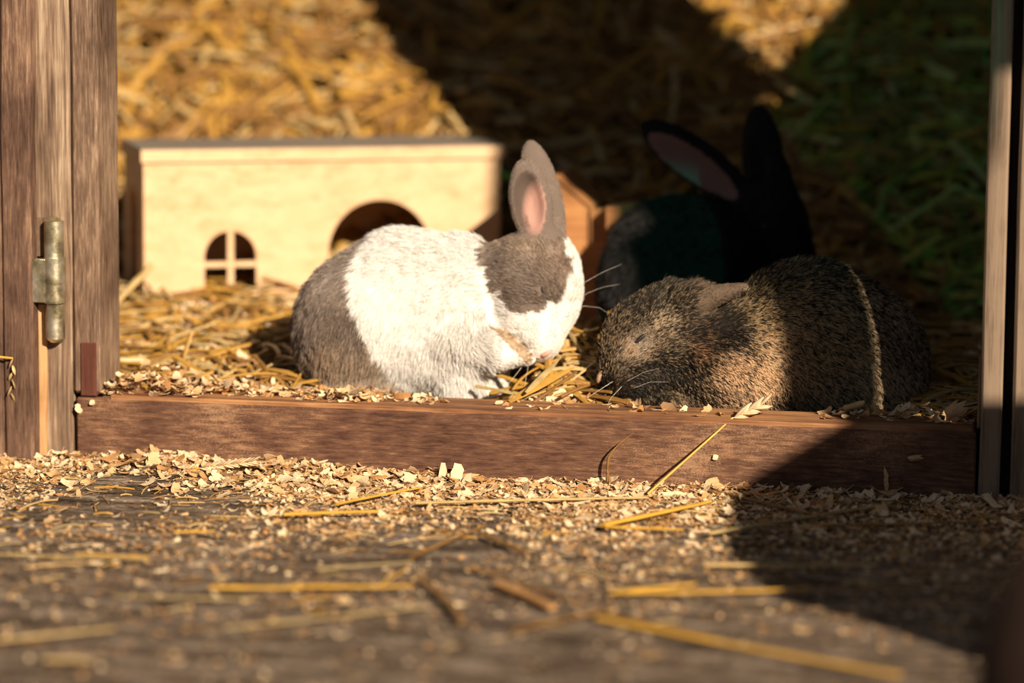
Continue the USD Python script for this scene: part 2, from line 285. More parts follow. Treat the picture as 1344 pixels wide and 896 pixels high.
class Ell:
    """Ellipsoid: centre (px, py, w), radii, turned in the picture plane by rot degrees counter-clockwise, about its own vertical by yaw."""
    def __init__(s, px, py, w, a, b, c, rot=0, yaw=0, k=14, cut=False):
        s.c = np.array([px, -py, w], float); s.r = np.array([a, b, c], float); s.k = k; s.cut = cut
        s.M = Rot.from_euler('z', rot, degrees=True).as_matrix() @ Rot.from_euler('y', yaw, degrees=True).as_matrix()
    def __call__(s, p):
        q = (p - s.c) @ s.M; k0 = np.linalg.norm(q / s.r, axis=1); k1 = np.linalg.norm(q / s.r ** 2, axis=1)
        return k0 * (k0 - 1) / np.maximum(k1, 1e-9)
class Cap:
    def __init__(s, a, b, ra, rb, k=14):
        s.a, s.b = np.array([a[0], -a[1], a[2]], float), np.array([b[0], -b[1], b[2]], float); s.ra, s.rb, s.k, s.cut = ra, rb, k, False
    def __call__(s, p):
        d = s.b - s.a; t = np.clip((p - s.a) @ d / (d @ d), 0, 1); return np.linalg.norm(p - s.a - t[:, None] * d, axis=1) - (s.ra + (s.rb - s.ra) * t)
def blend(parts):
    def fn(p):
        D = np.full(len(p), 1e3)
        for s in parts:
            e = s(p); k = s.k
            if s.cut:
                h = np.clip(.5 - .5 * (D + e) / k, 0, 1); D = D * (1 - h) - e * h + k * h * (1 - h)
            else:
                h = np.clip(.5 + .5 * (D - e) / k, 0, 1); D = e * h + D * (1 - h) - k * h * (1 - h)
        return D
    return fn

class Animal:
    """Shapes are drawn at picture scale in a frame of the animal's own (right, up, towards the viewer) that stands at its base point."""
    def __init__(s, name, label, cat, ref, Y):
        s.ref = np.array([ref[0], -ref[1], 0.]); s.o = atY(ref[0], ref[1], Y)
        s.sc = (s.o - CAM) @ F_ / FPX; s.A = np.stack([R_, U_, -F_])
        s.x = thing(name, label, cat, s.o)
    def W(s, p): return s.o + s.sc * (np.asarray(p, float) - s.ref) @ s.A
    def dirs(s, d): return np.asarray(d, float) @ s.A
    def skin(s, parts, lo, hi, h):
        s.fn = blend(parts)
        s.V, s.F = surface_net(s.fn, lo, hi, h)
        s.grad = lambda p, e=1.5: np.stack([s.fn(p + e * np.eye(3)[k]) - s.fn(p - e * np.eye(3)[k]) for k in range(3)], -1)
        g = s.grad(s.V); s.N = g / (np.linalg.norm(g, axis=1, keepdims=True) + 1e-9)
    def body(s, mat, colors):
        m = obj('body', trimesh.Trimesh(s.W(s.V), s.F, process=False), mat, s.x, smooth=True)
        primvar(m, 'furcolor', colors(s.V)); return m
    def part(s, name, mesh, mat, parent=None, smooth=True, **kw):
        return obj(name, trimesh.Trimesh(s.W(mesh.vertices), mesh.faces, process=False), mat, parent or s.x, smooth, **kw)
    def roots(s, n, dens):
        t = s.V[s.F]; ar = np.linalg.norm(np.cross(t[:, 1] - t[:, 0], t[:, 2] - t[:, 0]), axis=1) / 2
        w = ar * dens(t.mean(1)); k = rng.choice(len(w), n, p=w / w.sum())
        b = rng.random((n, 2)); o = b.sum(1) > 1; b[o] = 1 - b[o]
        p = t[k, 0] + b[:, :1] * (t[k, 1] - t[k, 0]) + b[:, 1:] * (t[k, 2] - t[k, 0])
        nn = s.N[s.F[k]]; nr = nn[:, 0] + b[:, :1] * (nn[:, 1] - nn[:, 0]) + b[:, 1:] * (nn[:, 2] - nn[:, 0])
        return p, nr / np.linalg.norm(nr, axis=1, keepdims=True)
    def fur(s, name, p, nr, length, flow, root, mid=None, tip=None, lift=.45, width=.42, jit=.25, clump=.5, label=None):
        """Strands rooted at p: lifted along the normal, laid along flow, with jitter and tufts; a colour each for root, middle and tip."""
        n = len(p); K = 4; mid = root if mid is None else mid; tip = mid if tip is None else tip
        tf = flow(p); tf = tf - nr * (tf * nr).sum(1, keepdims=True); tf /= np.linalg.norm(tf, axis=1, keepdims=True) + 1e-6
        nz = np.stack([meshkit.noise(p / 11 + 50 * k) - .5 for k in range(3)], -1) * clump * 2 + rng.normal(0, jit, (n, 3))
        d0 = nr * lift + tf + nz; d0 -= nr * np.minimum((d0 * nr).sum(1, keepdims=True) - .12, 0); d0 /= np.linalg.norm(d0, axis=1, keepdims=True)
        d1 = d0 + tf * .5 - nr * .25; d1 /= np.linalg.norm(d1, axis=1, keepdims=True)
        L = (length * rng.uniform(.6, 1.15, n))[:, None]
        t = np.linspace(0, 1, K)[None, :, None]
        pts = (p - nr * .6)[:, None] + L[:, None] * (d0[:, None] * t * (1 - t * .5) + d1[:, None] * t * t * .5)
        wd = (width * np.array([.9, 1., .75, .12]))[None] * np.ones((n, 1)) * rng.uniform(.7, 1.3, (n, 1))
        c = UsdGeom.BasisCurves.Define(stage, numbered(str(s.x.GetPath()), name))
        P = s.W(pts.reshape(-1, 3)) - s.x.loc
        c.CreatePointsAttr(Vt.Vec3fArray.FromNumpy(P.astype(np.float32))); c.CreateCurveVertexCountsAttr(Vt.IntArray.FromNumpy(np.full(n, K, np.int32)))
        c.CreateTypeAttr('linear'); c.CreateWidthsAttr(Vt.FloatArray.FromNumpy((wd.ravel() * s.sc * 2).astype(np.float32))); c.SetWidthsInterpolation('vertex')
        primvar(c, 'strandcolor', np.stack([root, mid, mid, tip], 1).reshape(-1, 3))
        UsdShade.MaterialBindingAPI.Apply(c.GetPrim()).Bind(FUR); tag(c, label, kind='stuff'); return c
    def strands(s, name, curves, r, mat, **kw):
        for c in curves: s.part(name, tube(np.array([[x, -y, w] for x, y, w in c]), np.linspace(r, r * .35, len(c)), 5), mat, **kw)

FUR = usdkit.material(stage, T + 'fur', {'a': ('attribute', {'attribute': 'strandcolor'}), 'p': ('principled_bsdf', {'roughness': .5, 'specular_ior_level': .25}), 't': ('translucent_bsdf', {}), 'm': ('mix_closure', {'fac': .25})},
    [('a.color', 'p.base_color'), ('a.color', 't.color'), ('p.BSDF', 'm.closure1'), ('t.BSDF', 'm.closure2')], surface='m.closure')
def vary(n, col, amt):
    return np.clip(np.asarray(col) * (1 + rng.normal(0, amt, (n, 1))), 0, .95)
def field(p, samples, s0=18.):
    """Values (..., k) interpolated from (px, py, values...) samples of the coat."""
    t = np.array(samples, float); w = 1 / (((p[:, None, :2] - t[:, :2] * [1, -1]) ** 2).sum(-1) + s0 ** 2) ** 2
    return (w[..., None] * t[:, 2:]).sum(1) / w.sum(1, keepdims=True)
SKIN = usdkit.material(stage, T + 'undercoat', {'a': ('attribute', {'attribute': 'furcolor'}), 'p': ('principled_bsdf', {'roughness': .8, 'specular_ior_level': .1})}, [('a.color', 'p.base_color')], surface='p.BSDF')
EYE = plain('dark_eye', (.015, .009, .008), .45, .4, .1)
PINK = plain('pink_skin', (.55, .30, .25), .5, .4, .15, 80.)
WHISK = plain('whisker', (.75, .7, .62), .4, .5, .05)

def pip(poly, p):
    """Points (x, -y) inside a polygon, by ray casting."""
    x, y = p[:, 0], -p[:, 1]; r = np.zeros(len(p), bool)
    for (x0, y0), (x1, y1) in zip(poly, poly[1:] + poly[:1]):
        if y0 != y1: r ^= ((y0 > y) != (y1 > y)) & (x < (x1 - x0) * (y - y0) / (y1 - y0) + x0)
    return r
def towards(*targets):
    """Flow field from weighted (px, py, w, dx, dy, dw) samples."""
    t = np.array(targets, float); c = t[:, :3] * [1, -1, 1]; d = t[:, 3:] * [1, -1, 1]
    def f(p):
        w = 1 / (((p[:, None] - c) ** 2).sum(-1) + 150) ** 1.5
        return (w[..., None] * d).sum(1) / w.sum(1, keepdims=True)
    return f
def wobble(p, a=8, s=9): return np.stack([p[:, 0] + (meshkit.noise(p / s) - .5) * 2 * a, p[:, 1] + (meshkit.noise(p / s + 77) - .5) * 2 * a, p[:, 2]], -1)
def eye_mesh(px, py, w, a, b, c, rot):
    m = trimesh.creation.icosphere(2); v = m.vertices * [a, b, c] @ Rot.from_euler('z', rot, degrees=True).as_matrix().T + [px, -py, w]
    return trimesh.Trimesh(v, m.faces, process=False)
def surf_w(an, px, py, top=140):
    """Nearest w of the skin at a picture point of the animal's own frame."""
    w = np.linspace(top, -120, 520); d = an.fn(np.stack([np.full(520, px), np.full(520, -py), w], -1)); k = np.argmax(d < 0); return w[k]

# ---- white and grey rabbit, washing
wr = Animal('rabbit', 'white and grey rabbit sitting upright washing its face with a forepaw', 'rabbit', (545, 521), .135)
ear_f = [Ell(697, 268, 40, 29, 58, 15, 10, 12, k=8), Ell(696, 268, 62, 21, 44, 24, 8, 12, k=5, cut=True)]
wr.skin([Ell(462, 436, 0, 76, 96, 70), Ell(528, 388, -4, 88, 88, 64, k=30), Ell(598, 408, 4, 70, 98, 60, k=30), Ell(540, 462, 0, 105, 56, 62, k=25),
         Ell(625, 452, 22, 46, 54, 40, k=25), Cap((612, 365, 5), (680, 372, 22), 46, 40, k=20),
         Ell(698, 384, 30, 54, 80, 46, 6, k=14), Ell(676, 358, 26, 42, 48, 44, k=14), Ell(728, 374, 22, 36, 62, 36, 4, k=14), Ell(706, 438, 40, 31, 38, 34, 6, k=14), Ell(688, 418, 46, 34, 32, 26, k=14),
         Ell(668, 446, 92, 38, 3.5, 30, -33, k=6, cut=True), Cap((600, 450, 42), (652, 462, 64), 35, 24, k=12), Cap((652, 462, 64), (688, 468, 76), 22, 11, k=6), Ell(692, 469, 78, 10, 8, 9, k=5), Ell(660, 491, 84, 46, 3, 26, 6, k=5, cut=True),
         Cap((640, 480, 18), (646, 522, 22), 27, 19, k=14), Cap((602, 485, 30), (600, 524, 34), 34, 26, k=14), Ell(470, 514, 36, 62, 14, 22, k=14),
         Ell(713, 258, 8, 25, 76, 12, 14, 14, k=8), Cap((716, 318, 22), (722, 345, 22), 26, 30, k=14)] + ear_f +
        [Ell(706, 467, 80, 14, 2.2, 12, -8, k=3, cut=True), Ell(712, 382, 77, 9, 2.5, 6, 70, k=3, cut=True)],
        (370, -550, -90), (785, -170, 110), 3.0)
face_patch = [(628, 338), (640, 318), (665, 305), (690, 290), (735, 290), (746, 325), (748, 350), (744, 378), (730, 398), (716, 412), (690, 414), (668, 405), (652, 388), (638, 362)]
rump_patch = [(360, 560), (360, 300), (470, 290), (506, 298), (478, 325), (466, 350), (462, 385), (472, 425), (492, 458), (512, 490), (545, 518), (560, 560)]
pink_patch = [(686, 248), (697, 240), (714, 240), (727, 256), (729, 272), (722, 292), (709, 316), (703, 314), (696, 296), (687, 272)]
paw_edge = [(640, 424), (668, 434), (690, 456), (700, 470), (688, 474), (670, 456), (650, 440)]
def wr_kind(p):
    """0 white, 1 grey, 2 ear inside, 3 ear hollow painted dark for the shadow of its fold, 4 buff paw edge."""
    q = wobble(p, 7, 8); k = np.zeros(len(p), int)
    k[pip(paw_edge, wobble(p, 3, 5)) & (p[:, 2] > 50)] = 4
    k[pip(face_patch, q) | ((p[:, 1] > -318) & (p[:, 0] > 655)) | pip(rump_patch, q)] = 1
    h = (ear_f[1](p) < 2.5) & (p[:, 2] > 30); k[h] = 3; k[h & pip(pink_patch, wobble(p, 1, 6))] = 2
    return k
TONE = np.array([(.80, .765, .72), (.15, .115, .095), (.44, .25, .205), (.10, .073, .06), (.45, .33, .22)])  # the near-black taupe paints the fold shadow inside the ear
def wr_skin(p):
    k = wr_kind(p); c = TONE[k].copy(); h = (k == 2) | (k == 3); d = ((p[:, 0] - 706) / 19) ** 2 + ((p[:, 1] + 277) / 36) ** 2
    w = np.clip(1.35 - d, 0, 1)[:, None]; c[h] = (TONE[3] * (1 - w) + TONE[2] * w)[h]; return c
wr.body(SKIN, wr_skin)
flow_w = towards((720, 330, 50, -.6, -.8, 0), (712, 460, 70, -.5, -1, 0), (680, 400, 70, -1, -.2, 0), (640, 360, 40, -1, .3, 0), (600, 350, 40, -1, .5, 0), (520, 320, 20, -1, .35, 0), (440, 360, 20, -.7, 1, 0),
                 (400, 460, 20, .1, 1, 0), (470, 450, 60, -.3, 1, 0), (560, 400, 60, -.7, .7, 0), (620, 440, 60, -.2, 1, 0), (600, 500, 50, .1, 1, 0), (690, 465, 80, 1, .3, 0), (640, 455, 75, 1, .25, 0),
                 (700, 230, 40, -.1, -1, 0), (715, 270, 20, -.1, -1, 0), (755, 390, 30, -.4, -1, 0), (650, 500, 30, .2, 1, 0))
p, nr = wr.roots(170000, lambda c: np.where(c[:, 2] > -25, 1., .25) * np.where(c[:, 0] > 600, 1.4, 1))
near = lambda p, x, y, a, b_, rot: (((p[:, 0] - x) * math.cos(rot) - (p[:, 1] + y) * -math.sin(rot)) / a) ** 2 + ((-(p[:, 0] - x) * math.sin(rot) + (p[:, 1] + y) * math.cos(rot)) / b_) ** 2 < 1
ok = ~(((np.hypot(p[:, 0] - 712, p[:, 1] + 382) < 5.5) | (np.hypot((p[:, 0] - 708) / 14, (p[:, 1] + 466) / 5) < 1)) & (p[:, 2] > 20))
kd = wr_kind(p); ok &= (kd != 2) | (rng.random(len(p)) < .12); p, nr, kd = p[ok], nr[ok], kd[ok]
def wr_len(p):
    y = -p[:, 1]; L = np.full(len(p), 15.); L[p[:, 0] > 640] = 8; L[(p[:, 0] > 655) & (y > 415)] = 5; L[(p[:, 0] > 690) & (y > 400)] = 5
    L[(y < 318) & (p[:, 0] > 655)] = 3; L[(p[:, 0] > 640) & (y > 480)] = 8; return L
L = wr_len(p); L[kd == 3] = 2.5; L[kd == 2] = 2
grey = field(p, [(440, 340, .24, .195, .165), (400, 430, .20, .155, .13), (455, 430, .165, .125, .10), (430, 470, .31, .225, .155), (470, 490, .30, .225, .165), (400, 500, .24, .19, .16), (520, 505, .34, .28, .22), (660, 350, .19, .15, .125), (700, 370, .20, .155, .125), (690, 320, .30, .225, .165), (735, 350, .27, .20, .155), (700, 400, .17, .13, .105), (700, 220, .24, .19, .16), (735, 280, .26, .2, .165)])
grey *= 1.2 * (.75 + .5 * meshkit.noise(p / [7, 7, 7]))[:, None]
for kk, nm in ((0, 'white_fur'), (1, 'grey_fur'), (2, 'ear_down'), (3, 'ear_shadow_fur'), (4, 'buff_fur')):
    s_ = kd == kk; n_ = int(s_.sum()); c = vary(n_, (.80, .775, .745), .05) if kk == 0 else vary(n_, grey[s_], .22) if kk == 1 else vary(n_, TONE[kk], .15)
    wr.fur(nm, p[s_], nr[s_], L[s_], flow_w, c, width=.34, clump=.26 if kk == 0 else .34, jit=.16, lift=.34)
ew = surf_w(wr, 712, 382)
wr.part('eye', eye_mesh(712, 382, ew, 8, 3.4, 4, -62), EYE)
wr.part('nose', eye_mesh(716, 463, surf_w(wr, 716, 463) - 1, 8, 4.5, 4, 25), PINK)
wr.part('mouth', eye_mesh(701, 468, surf_w(wr, 701, 468) - 1.5, 11, 2.4, 4, -6), PINK)
mw = surf_w(wr, 735, 440)
wr.strands('whisker', [[(742, 400, 40), (765, 372, 55), (790, 358, 60), (814, 348, 62)], [(744, 405, 40), (770, 385, 50), (792, 377, 55), (812, 374, 58)], [(738, 420, 40), (765, 402, 50), (785, 404, 55), (797, 412, 58)],
                        [(690, 474, 70), (676, 492, 80), (664, 506, 84)], [(694, 476, 70), (690, 494, 80), (688, 512, 84)]], .26, WHISK)

# ---- agouti rabbit, dozing with its ear laid back
ar = Animal('rabbit', 'grizzled brown rabbit crouching with ear laid back behind the right of the sill', 'rabbit', (1010, 541), .15)
ear_a = [Cap((895, 402, 32), (972, 377, 58), 25, 5, k=8), Ell(950, 400, 74, 34, 5, 14, 25, 0, k=4, cut=True)]
ar.skin([Ell(1062, 452, 0, 112, 113, 72), Ell(1132, 478, -6, 86, 100, 66, k=25), Ell(962, 478, 6, 86, 76, 58, k=30), Ell(1090, 515, 0, 120, 40, 68, k=20),
         Cap((890, 452, 12), (970, 474, 6), 52, 60, k=25), Ell(857, 450, 18, 70, 66, 46, 30, k=16), Ell(830, 484, 26, 44, 44, 38, k=16), Ell(880, 412, 12, 44, 42, 38, k=16), Ell(812, 500, 34, 26, 26, 26, k=12),
         Ell(905, 392, -14, 40, 20, 10, 15, k=10), Ell(870, 528, 30, 40, 14, 18, k=10), Ell(1120, 532, 40, 60, 14, 20, k=10)] + ear_a + [Ell(838, 444, 66, 13, 3, 8, 38, k=4, cut=True)],
        (760, -570, -90), (1240, -320, 105), 3.2)
coat = [(800, 460, .31, .26, .18, .45), (822, 425, .28, .23, .16, .36), (838, 500, .13, .105, .08, .08), (862, 505, .15, .12, .085, .1), (803, 512, .24, .17, .11, .2), (850, 530, .16, .12, .08, .2), (870, 385, .18, .15, .105, .2), (835, 405, .2, .165, .12, .18), (862, 430, .44, .37, .27, .6), (822, 458, .56, .46, .37, .95), (850, 455, .5, .4, .31, .85), (890, 478, .2, .16, .11, .2), (855, 485, .13, .105, .075, .08), (875, 455, .26, .21, .15, .3), (945, 436, .08, .06, .045, .05), (915, 438, .12, .08, .05, .12), (914, 455, .30, .17, .09, .5),  # near-black samples below the laid-back ear paint its shadow into the coat
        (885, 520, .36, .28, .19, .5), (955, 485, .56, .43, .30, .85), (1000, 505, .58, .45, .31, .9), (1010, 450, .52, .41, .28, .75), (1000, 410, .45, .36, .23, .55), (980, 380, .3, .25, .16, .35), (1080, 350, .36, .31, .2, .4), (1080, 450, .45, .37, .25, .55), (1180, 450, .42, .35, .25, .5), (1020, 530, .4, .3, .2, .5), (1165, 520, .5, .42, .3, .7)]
ear_low = [(925, 426), (950, 405), (979, 373), (973, 394), (945, 420)]
def ar_ear(p): return (ear_a[0](p) < 3.5) & (p[:, 2] > 28) & (wobble(p, 9, 6)[:, 0] > 908)
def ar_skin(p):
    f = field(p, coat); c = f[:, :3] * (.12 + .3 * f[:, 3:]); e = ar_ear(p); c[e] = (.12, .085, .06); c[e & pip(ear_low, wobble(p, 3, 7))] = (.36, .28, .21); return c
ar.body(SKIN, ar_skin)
flow_a = towards((800, 500, 40, .6, -.8, 0), (840, 440, 60, .9, -.6, 0), (870, 380, 40, .8, -.8, 0), (930, 400, 60, 1, -.3, 0), (960, 470, 60, .8, .5, 0), (1020, 380, 40, 1, .1, 0), (1080, 450, 70, .9, .6, 0), (1180, 420, 30, .6, 1, 0), (1200, 520, 20, .2, 1, 0), (1000, 530, 60, .6, .8, 0), (860, 515, 50, .4, .9, 0))
p, nr = ar.roots(135000, lambda c: np.where(c[:, 2] > -25, 1., .25))
ok = ~((np.hypot(p[:, 0] - 838, p[:, 1] + 444) < 6) & (p[:, 2] > 20)); p, nr = p[ok], nr[ok]; y = -p[:, 1]
L = np.where(p[:, 0] < 900, 8., 11.); L[ar_ear(p)] = 3.5; L[(np.abs(p[:, 0] - 890) < 24) & (y < 388)] = 15; L[np.hypot(p[:, 0] - 838, y - 444) < 16] = 4
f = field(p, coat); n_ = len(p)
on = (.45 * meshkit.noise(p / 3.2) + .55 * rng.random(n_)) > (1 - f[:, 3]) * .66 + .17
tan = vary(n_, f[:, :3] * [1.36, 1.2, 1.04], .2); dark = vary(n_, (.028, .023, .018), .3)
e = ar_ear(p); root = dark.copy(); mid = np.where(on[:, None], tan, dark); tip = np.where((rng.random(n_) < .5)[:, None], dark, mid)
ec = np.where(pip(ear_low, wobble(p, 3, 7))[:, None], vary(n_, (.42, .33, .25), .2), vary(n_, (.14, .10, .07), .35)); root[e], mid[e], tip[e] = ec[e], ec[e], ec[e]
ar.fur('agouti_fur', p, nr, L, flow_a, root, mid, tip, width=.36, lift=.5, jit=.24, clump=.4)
ar.part('eye', eye_mesh(838, 444, surf_w(ar, 838, 444), 15, 3.6, 4, 40), EYE)
ar.part('nose', eye_mesh(786, 494, 44, 4, 9, 6, -20), plain('tan_nose', (.42, .27, .17), .6, .3, .15, 80.))
ar.strands('whisker', [[(815, 505, 60), (800, 520, 78), (792, 535, 82)], [(820, 500, 62), (840, 488, 80), (862, 482, 84)], [(830, 508, 62), (850, 500, 78), (874, 500, 84)], [(805, 498, 60), (770, 520, 75), (752, 516, 78)]], .24, WHISK)

# ---- black rabbit behind
br = Animal('rabbit', 'black rabbit with long upright ears sitting in the shade behind the others', 'rabbit', (905, 440), .40)
ear_b = [Ell(911, 212, 22, 86, 29, 13, -35, 0, k=10), Ell(903, 218, 40, 74, 20, 17, -34, 0, k=5, cut=True)]
br.skin([Ell(892, 362, 0, 102, 108, 72), Ell(850, 392, 6, 62, 70, 62, k=25), Ell(950, 350, 0, 70, 90, 62, k=25), Cap((950, 320, 0), (1010, 290, 6), 56, 44, k=25), Ell(1024, 312, 14, 38, 84, 40, 18, k=16), Ell(1046, 372, 24, 28, 40, 30, 12, k=12),
         Cap((985, 262, 16), (1004, 285, 14), 24, 30, k=14), Cap((1012, 232, 0), (1014, 270, 8), 26, 32, k=14), Ell(1001, 208, -2, 28, 70, 13, 6, -20, k=10)] + ear_b + [Ell(992, 215, 18, 12, 50, 14, 6, -20, k=4, cut=True)],
        (770, -490, -90), (1090, -125, 80), 3.2)
def br_kind(p): k = np.zeros(len(p), int); k[(ear_b[1](p) < 3) & (p[:, 2] > 15)] = 1; return k
br.body(SKIN, lambda p: np.array([(.012, .011, .011), (.20, .125, .11)])[br_kind(p)])
flow_b = towards((1050, 380, 40, -.4, -1, 0), (1010, 300, 30, -.5, -.8, 0), (950, 310, 40, -1, .4, 0), (870, 320, 40, -.8, .8, 0), (830, 400, 40, -.2, 1, 0), (910, 210, 20, -.8, -.5, 0), (1000, 200, 10, 0, -1, 0))
p, nr = br.roots(34000, lambda c: np.where(c[:, 2] > -25, 1., .25)); kd = br_kind(p); L = np.full(len(p), 11.); L[-p[:, 1] < 262] = 3; L[p[:, 0] > 1005] = 6
s_ = kd == 0; br.fur('black_fur', p[s_], nr[s_], L[s_], flow_b, vary(int(s_.sum()), (.022, .021, .02), .4), width=.55, lift=.35)
br.part('eye', eye_mesh(1000, 300, surf_w(br, 1000, 300) - 2, 7, 5, 4, -40), EYE)


# ------------------------------------------------------------------ pine hide box at the back left
YB = .42
bl = atY(188, 214, YB); zt = bl[2]
th = YAW + math.radians(15.5); ex = np.array([math.cos(th), math.sin(th), 0]); en = np.array([-ex[1], ex[0], 0])      # along the front, into the box
d_ = ray(657, 211); BW = float(np.linalg.norm((CAM + d_ * (((bl - CAM) @ en) / (d_ @ en)) - bl)[:2]))
zf = bed_h(bl[0] + .1, YB) - .025; BH = zt - zf; BD = .15
def face(px, py):
    d = ray(px, py); t = ((bl - CAM) @ en) / (d @ en); q = CAM + d * t; return ((q - bl) @ ex, q[2] - zf)
def arch(x0, x1, ytop, ybot, n=24):
    a, b = face(x0, ytop)[0], face(x1, ytop)[0]; zt_, zb_ = face((x0 + x1) / 2, ytop)[1], face((x0 + x1) / 2, ybot)[1]; r = (b - a) / 2
    t = np.linspace(0, np.pi, n); return Polygon([(a, zb_), (b, zb_)] + [((a + b) / 2 + r * math.cos(x), zt_ - r + r * math.sin(x)) for x in t])
def boxpart(name, poly, d0, d1, mat, axis='front', off=0., par=None, **kw):
    """Polygon in (along, up) pushed d0..d1 into the box; axis 'side' runs the polygon along the depth instead."""
    m = trimesh.creation.extrude_polygon(poly, d1 - d0, engine='earcut'); v = np.array(m.vertices); dd = d0 + v[:, 2]
    o = np.array([bl[0], bl[1], zf])
    w = o + (v[:, :1] * ex + dd[:, None] * en if axis == 'front' else v[:, :1] * en + (off + dd)[:, None] * ex) + v[:, 1:2] * np.array([0, 0, 1.])
    m = trimesh.Trimesh(w, m.faces, process=False); trimesh.repair.fix_normals(m); return obj(name, m, mat, par or box_, kw.pop('smooth', False), **kw)
box_ = thing('hide_box', 'pale pine rabbit hide box with an arched doorway and a small cross-barred window', 'box', (bl[0], bl[1], zf))
from shapely.geometry import box as rect
win = arch(268, 336.5, 303, 384); gate = arch(431, 566, 262, 384)
wx = (face(303, 330)[0]); wz = face(303, 347)[1]; half = BW / 2
boxpart('front_panel', rect(0, 0, BW, BH).difference(win).difference(gate), 0, .009, PINE)
bars = boxpart('window_bar', win.intersection(rect(wx - .0035, -1, wx + .0035, 1)), .001, .008, PINE)
boxpart('window_bar', win.intersection(rect(-1, wz - .003, 1, wz + .003)), .0015, .0075, PINE)
side_arch = Polygon([(.045, -.01), (.115, -.01)] + [(.08 + .035 * math.cos(t), face(188, 292)[1] + .035 * math.sin(t)) for t in np.linspace(0, np.pi, 20)])
boxpart('side_panel', rect(.0092, 0, BD - .0092, BH).difference(side_arch), 0, .009, PINE, 'side')
boxpart('side_panel', rect(.0092, 0, BD - .0092, BH), BW - .009, BW, PINE, 'side')
boxpart('back_panel', rect(0, 0, BW, BH), BD - .009, BD, PINE)
lid_t = face(188, 197)[1] - BH
lid = boxpart('lid', rect(-.003, BH + .0006, BW + .004, BH + lid_t), -.004, BD + .004, PINE)
boxpart('lid_top', rect(-.003, BH + lid_t + .0002, BW + .004, BH + lid_t + .0016), -.004, BD + .004, PINED, label='greyed dusty top of the lid')  # dust grey, with the weaker light on the top put into the colour

# ------------------------------------------------------------------ reddish wooden ramp behind the rabbits
def flat(poly, Y): return Polygon([tuple(atY(x, y, Y)[[0, 2]]) for x, y in poly])
YR = .46
ramp = thing('wooden_ramp', 'reddish brown wooden ramp end behind the white rabbit', 'ramp', atY(770, 420, YR))
obj('side_board', slab(flat([(690, 236), (734, 232), (779, 272), (779, 440), (690, 440)], YR), YR, YR + .02), RAMPW, ramp)
obj('tread', slab(flat([(690, 233), (735, 228.5), (781, 270), (778, 275), (733, 236), (690, 240)], YR), YR + .0005 - .003, YR + .09), RAMPW, ramp)
obj('end_block', slab(flat([(799, 270), (832, 268), (835, 290), (833, 420), (799, 420)], YR - .012), YR - .03, YR + .03), RAMPW, ramp)
obj('cross_board', slab(flat([(776, 274), (800, 272), (800, 425), (776, 425)], YR), YR - .005, YR + .012), RAMPW, ramp)

# ------------------------------------------------------------------ rounded post close by at the lower right
def lathe(prof, c, n=40):
    t = np.arange(n) * 2 * np.pi / n; P = np.array(prof)
    v = np.stack([P[:, :1] * np.cos(t), P[:, :1] * np.sin(t), P[:, 1:] * np.ones(n)], -1).reshape(-1, 3)
    m_ = len(P); i, j = np.meshgrid(np.arange(m_ - 1), np.arange(n), indexing='ij')
    q = np.stack([i * n + j, i * n + (j + 1) % n, (i + 1) * n + (j + 1) % n, (i + 1) * n + j], -1).reshape(-1, 4)
    return trimesh.Trimesh(v + c, np.vstack([q[:, [0, 1, 2]], q[:, [0, 2, 3]]]), process=False)
YP = -1.32; pz = atY(1330, 715, YP)[2]; px0 = atY(1268, 880, YP)[0]; pr = .052
m = lathe([(0.0001, pz), (pr * .35, pz - .002), (pr * .62, pz - .012), (pr * .82, pz - .03), (pr * .93, pz - .055), (pr, pz - .09), (pr * 1.02, -.01)], (px0 + pr, YP, 0))
m.vertices += (meshkit.noise(m.vertices * 60)[:, None] - .5) * [.004, .004, .001]
pst = thing('stump', 'dark brown rounded stump blurred in the lower right corner', 'stump', (px0 + pr, YP, 0))
obj('trunk', m, STUMPW, pst, True)
obj('cut_top', lathe([(0.0001, pz + .0035), (pr * .3, pz + .003), (pr * .36, pz + .0008)], (px0 + pr, YP, 0), 24), RAMPW, pst, True, label='paler worn crown of the stump')

# ------------------------------------------------------------------ added screen of boards and green cloth, out of frame, shaped to shade the hutch
TS = 1.6
so = TS * SUN / math.hypot(SUN[0], SUN[1])
sxd = np.array([math.cos(0.25), math.sin(0.25), 0])
def screen_pts(P):
    """Points (x, z) of the hutch front as the sun throws them back on to the screen's own upright plane."""
    out = []
    c0 = np.array([.3, 0, 0]) + so; nrm = np.array([-sxd[1], sxd[0], 0])
    for x, z in P:
        a = np.array([x, 0, z]); t = ((c0 - a) @ nrm) / (SUN @ nrm); q = a + SUN * t; out.append((float((q - c0) @ sxd), float(q[2])))
    return out
def screen_part(name, pts, mat, d0, d1, par, **kw):
    m = trimesh.creation.extrude_polygon(Polygon(screen_pts(pts)), d1 - d0, engine='earcut'); v = np.array(m.vertices)
    nrm = np.array([-sxd[1], sxd[0], 0]); c0 = np.array([.3, 0, 0]) + so; c0[2] = 0
    w = c0 + v[:, :1] * sxd + v[:, 1:2] * np.array([0, 0, 1.]) + (d0 + v[:, 2:]) * nrm
    m = trimesh.Trimesh(w, m.faces, process=False); trimesh.repair.fix_normals(m); return obj(name, m, mat, par, **kw)
scr = thing('added_shade_screen', 'added unseen screen of stake, boards and green cloth shaped to throw shade', 'screen', so + [.3, 0, -so[2]])
screen_part('added_shade_cloth', [(.338, .075), (.336, .24), (.338, .44), (.372, .46), (.372, .80), (.68, .80), (.68, .41), (.459, .41), (.458, .36), (.449, .30), (.4465, .06)], NET, 0, .002, scr, label='added green cloth cut to tint and block the sun')
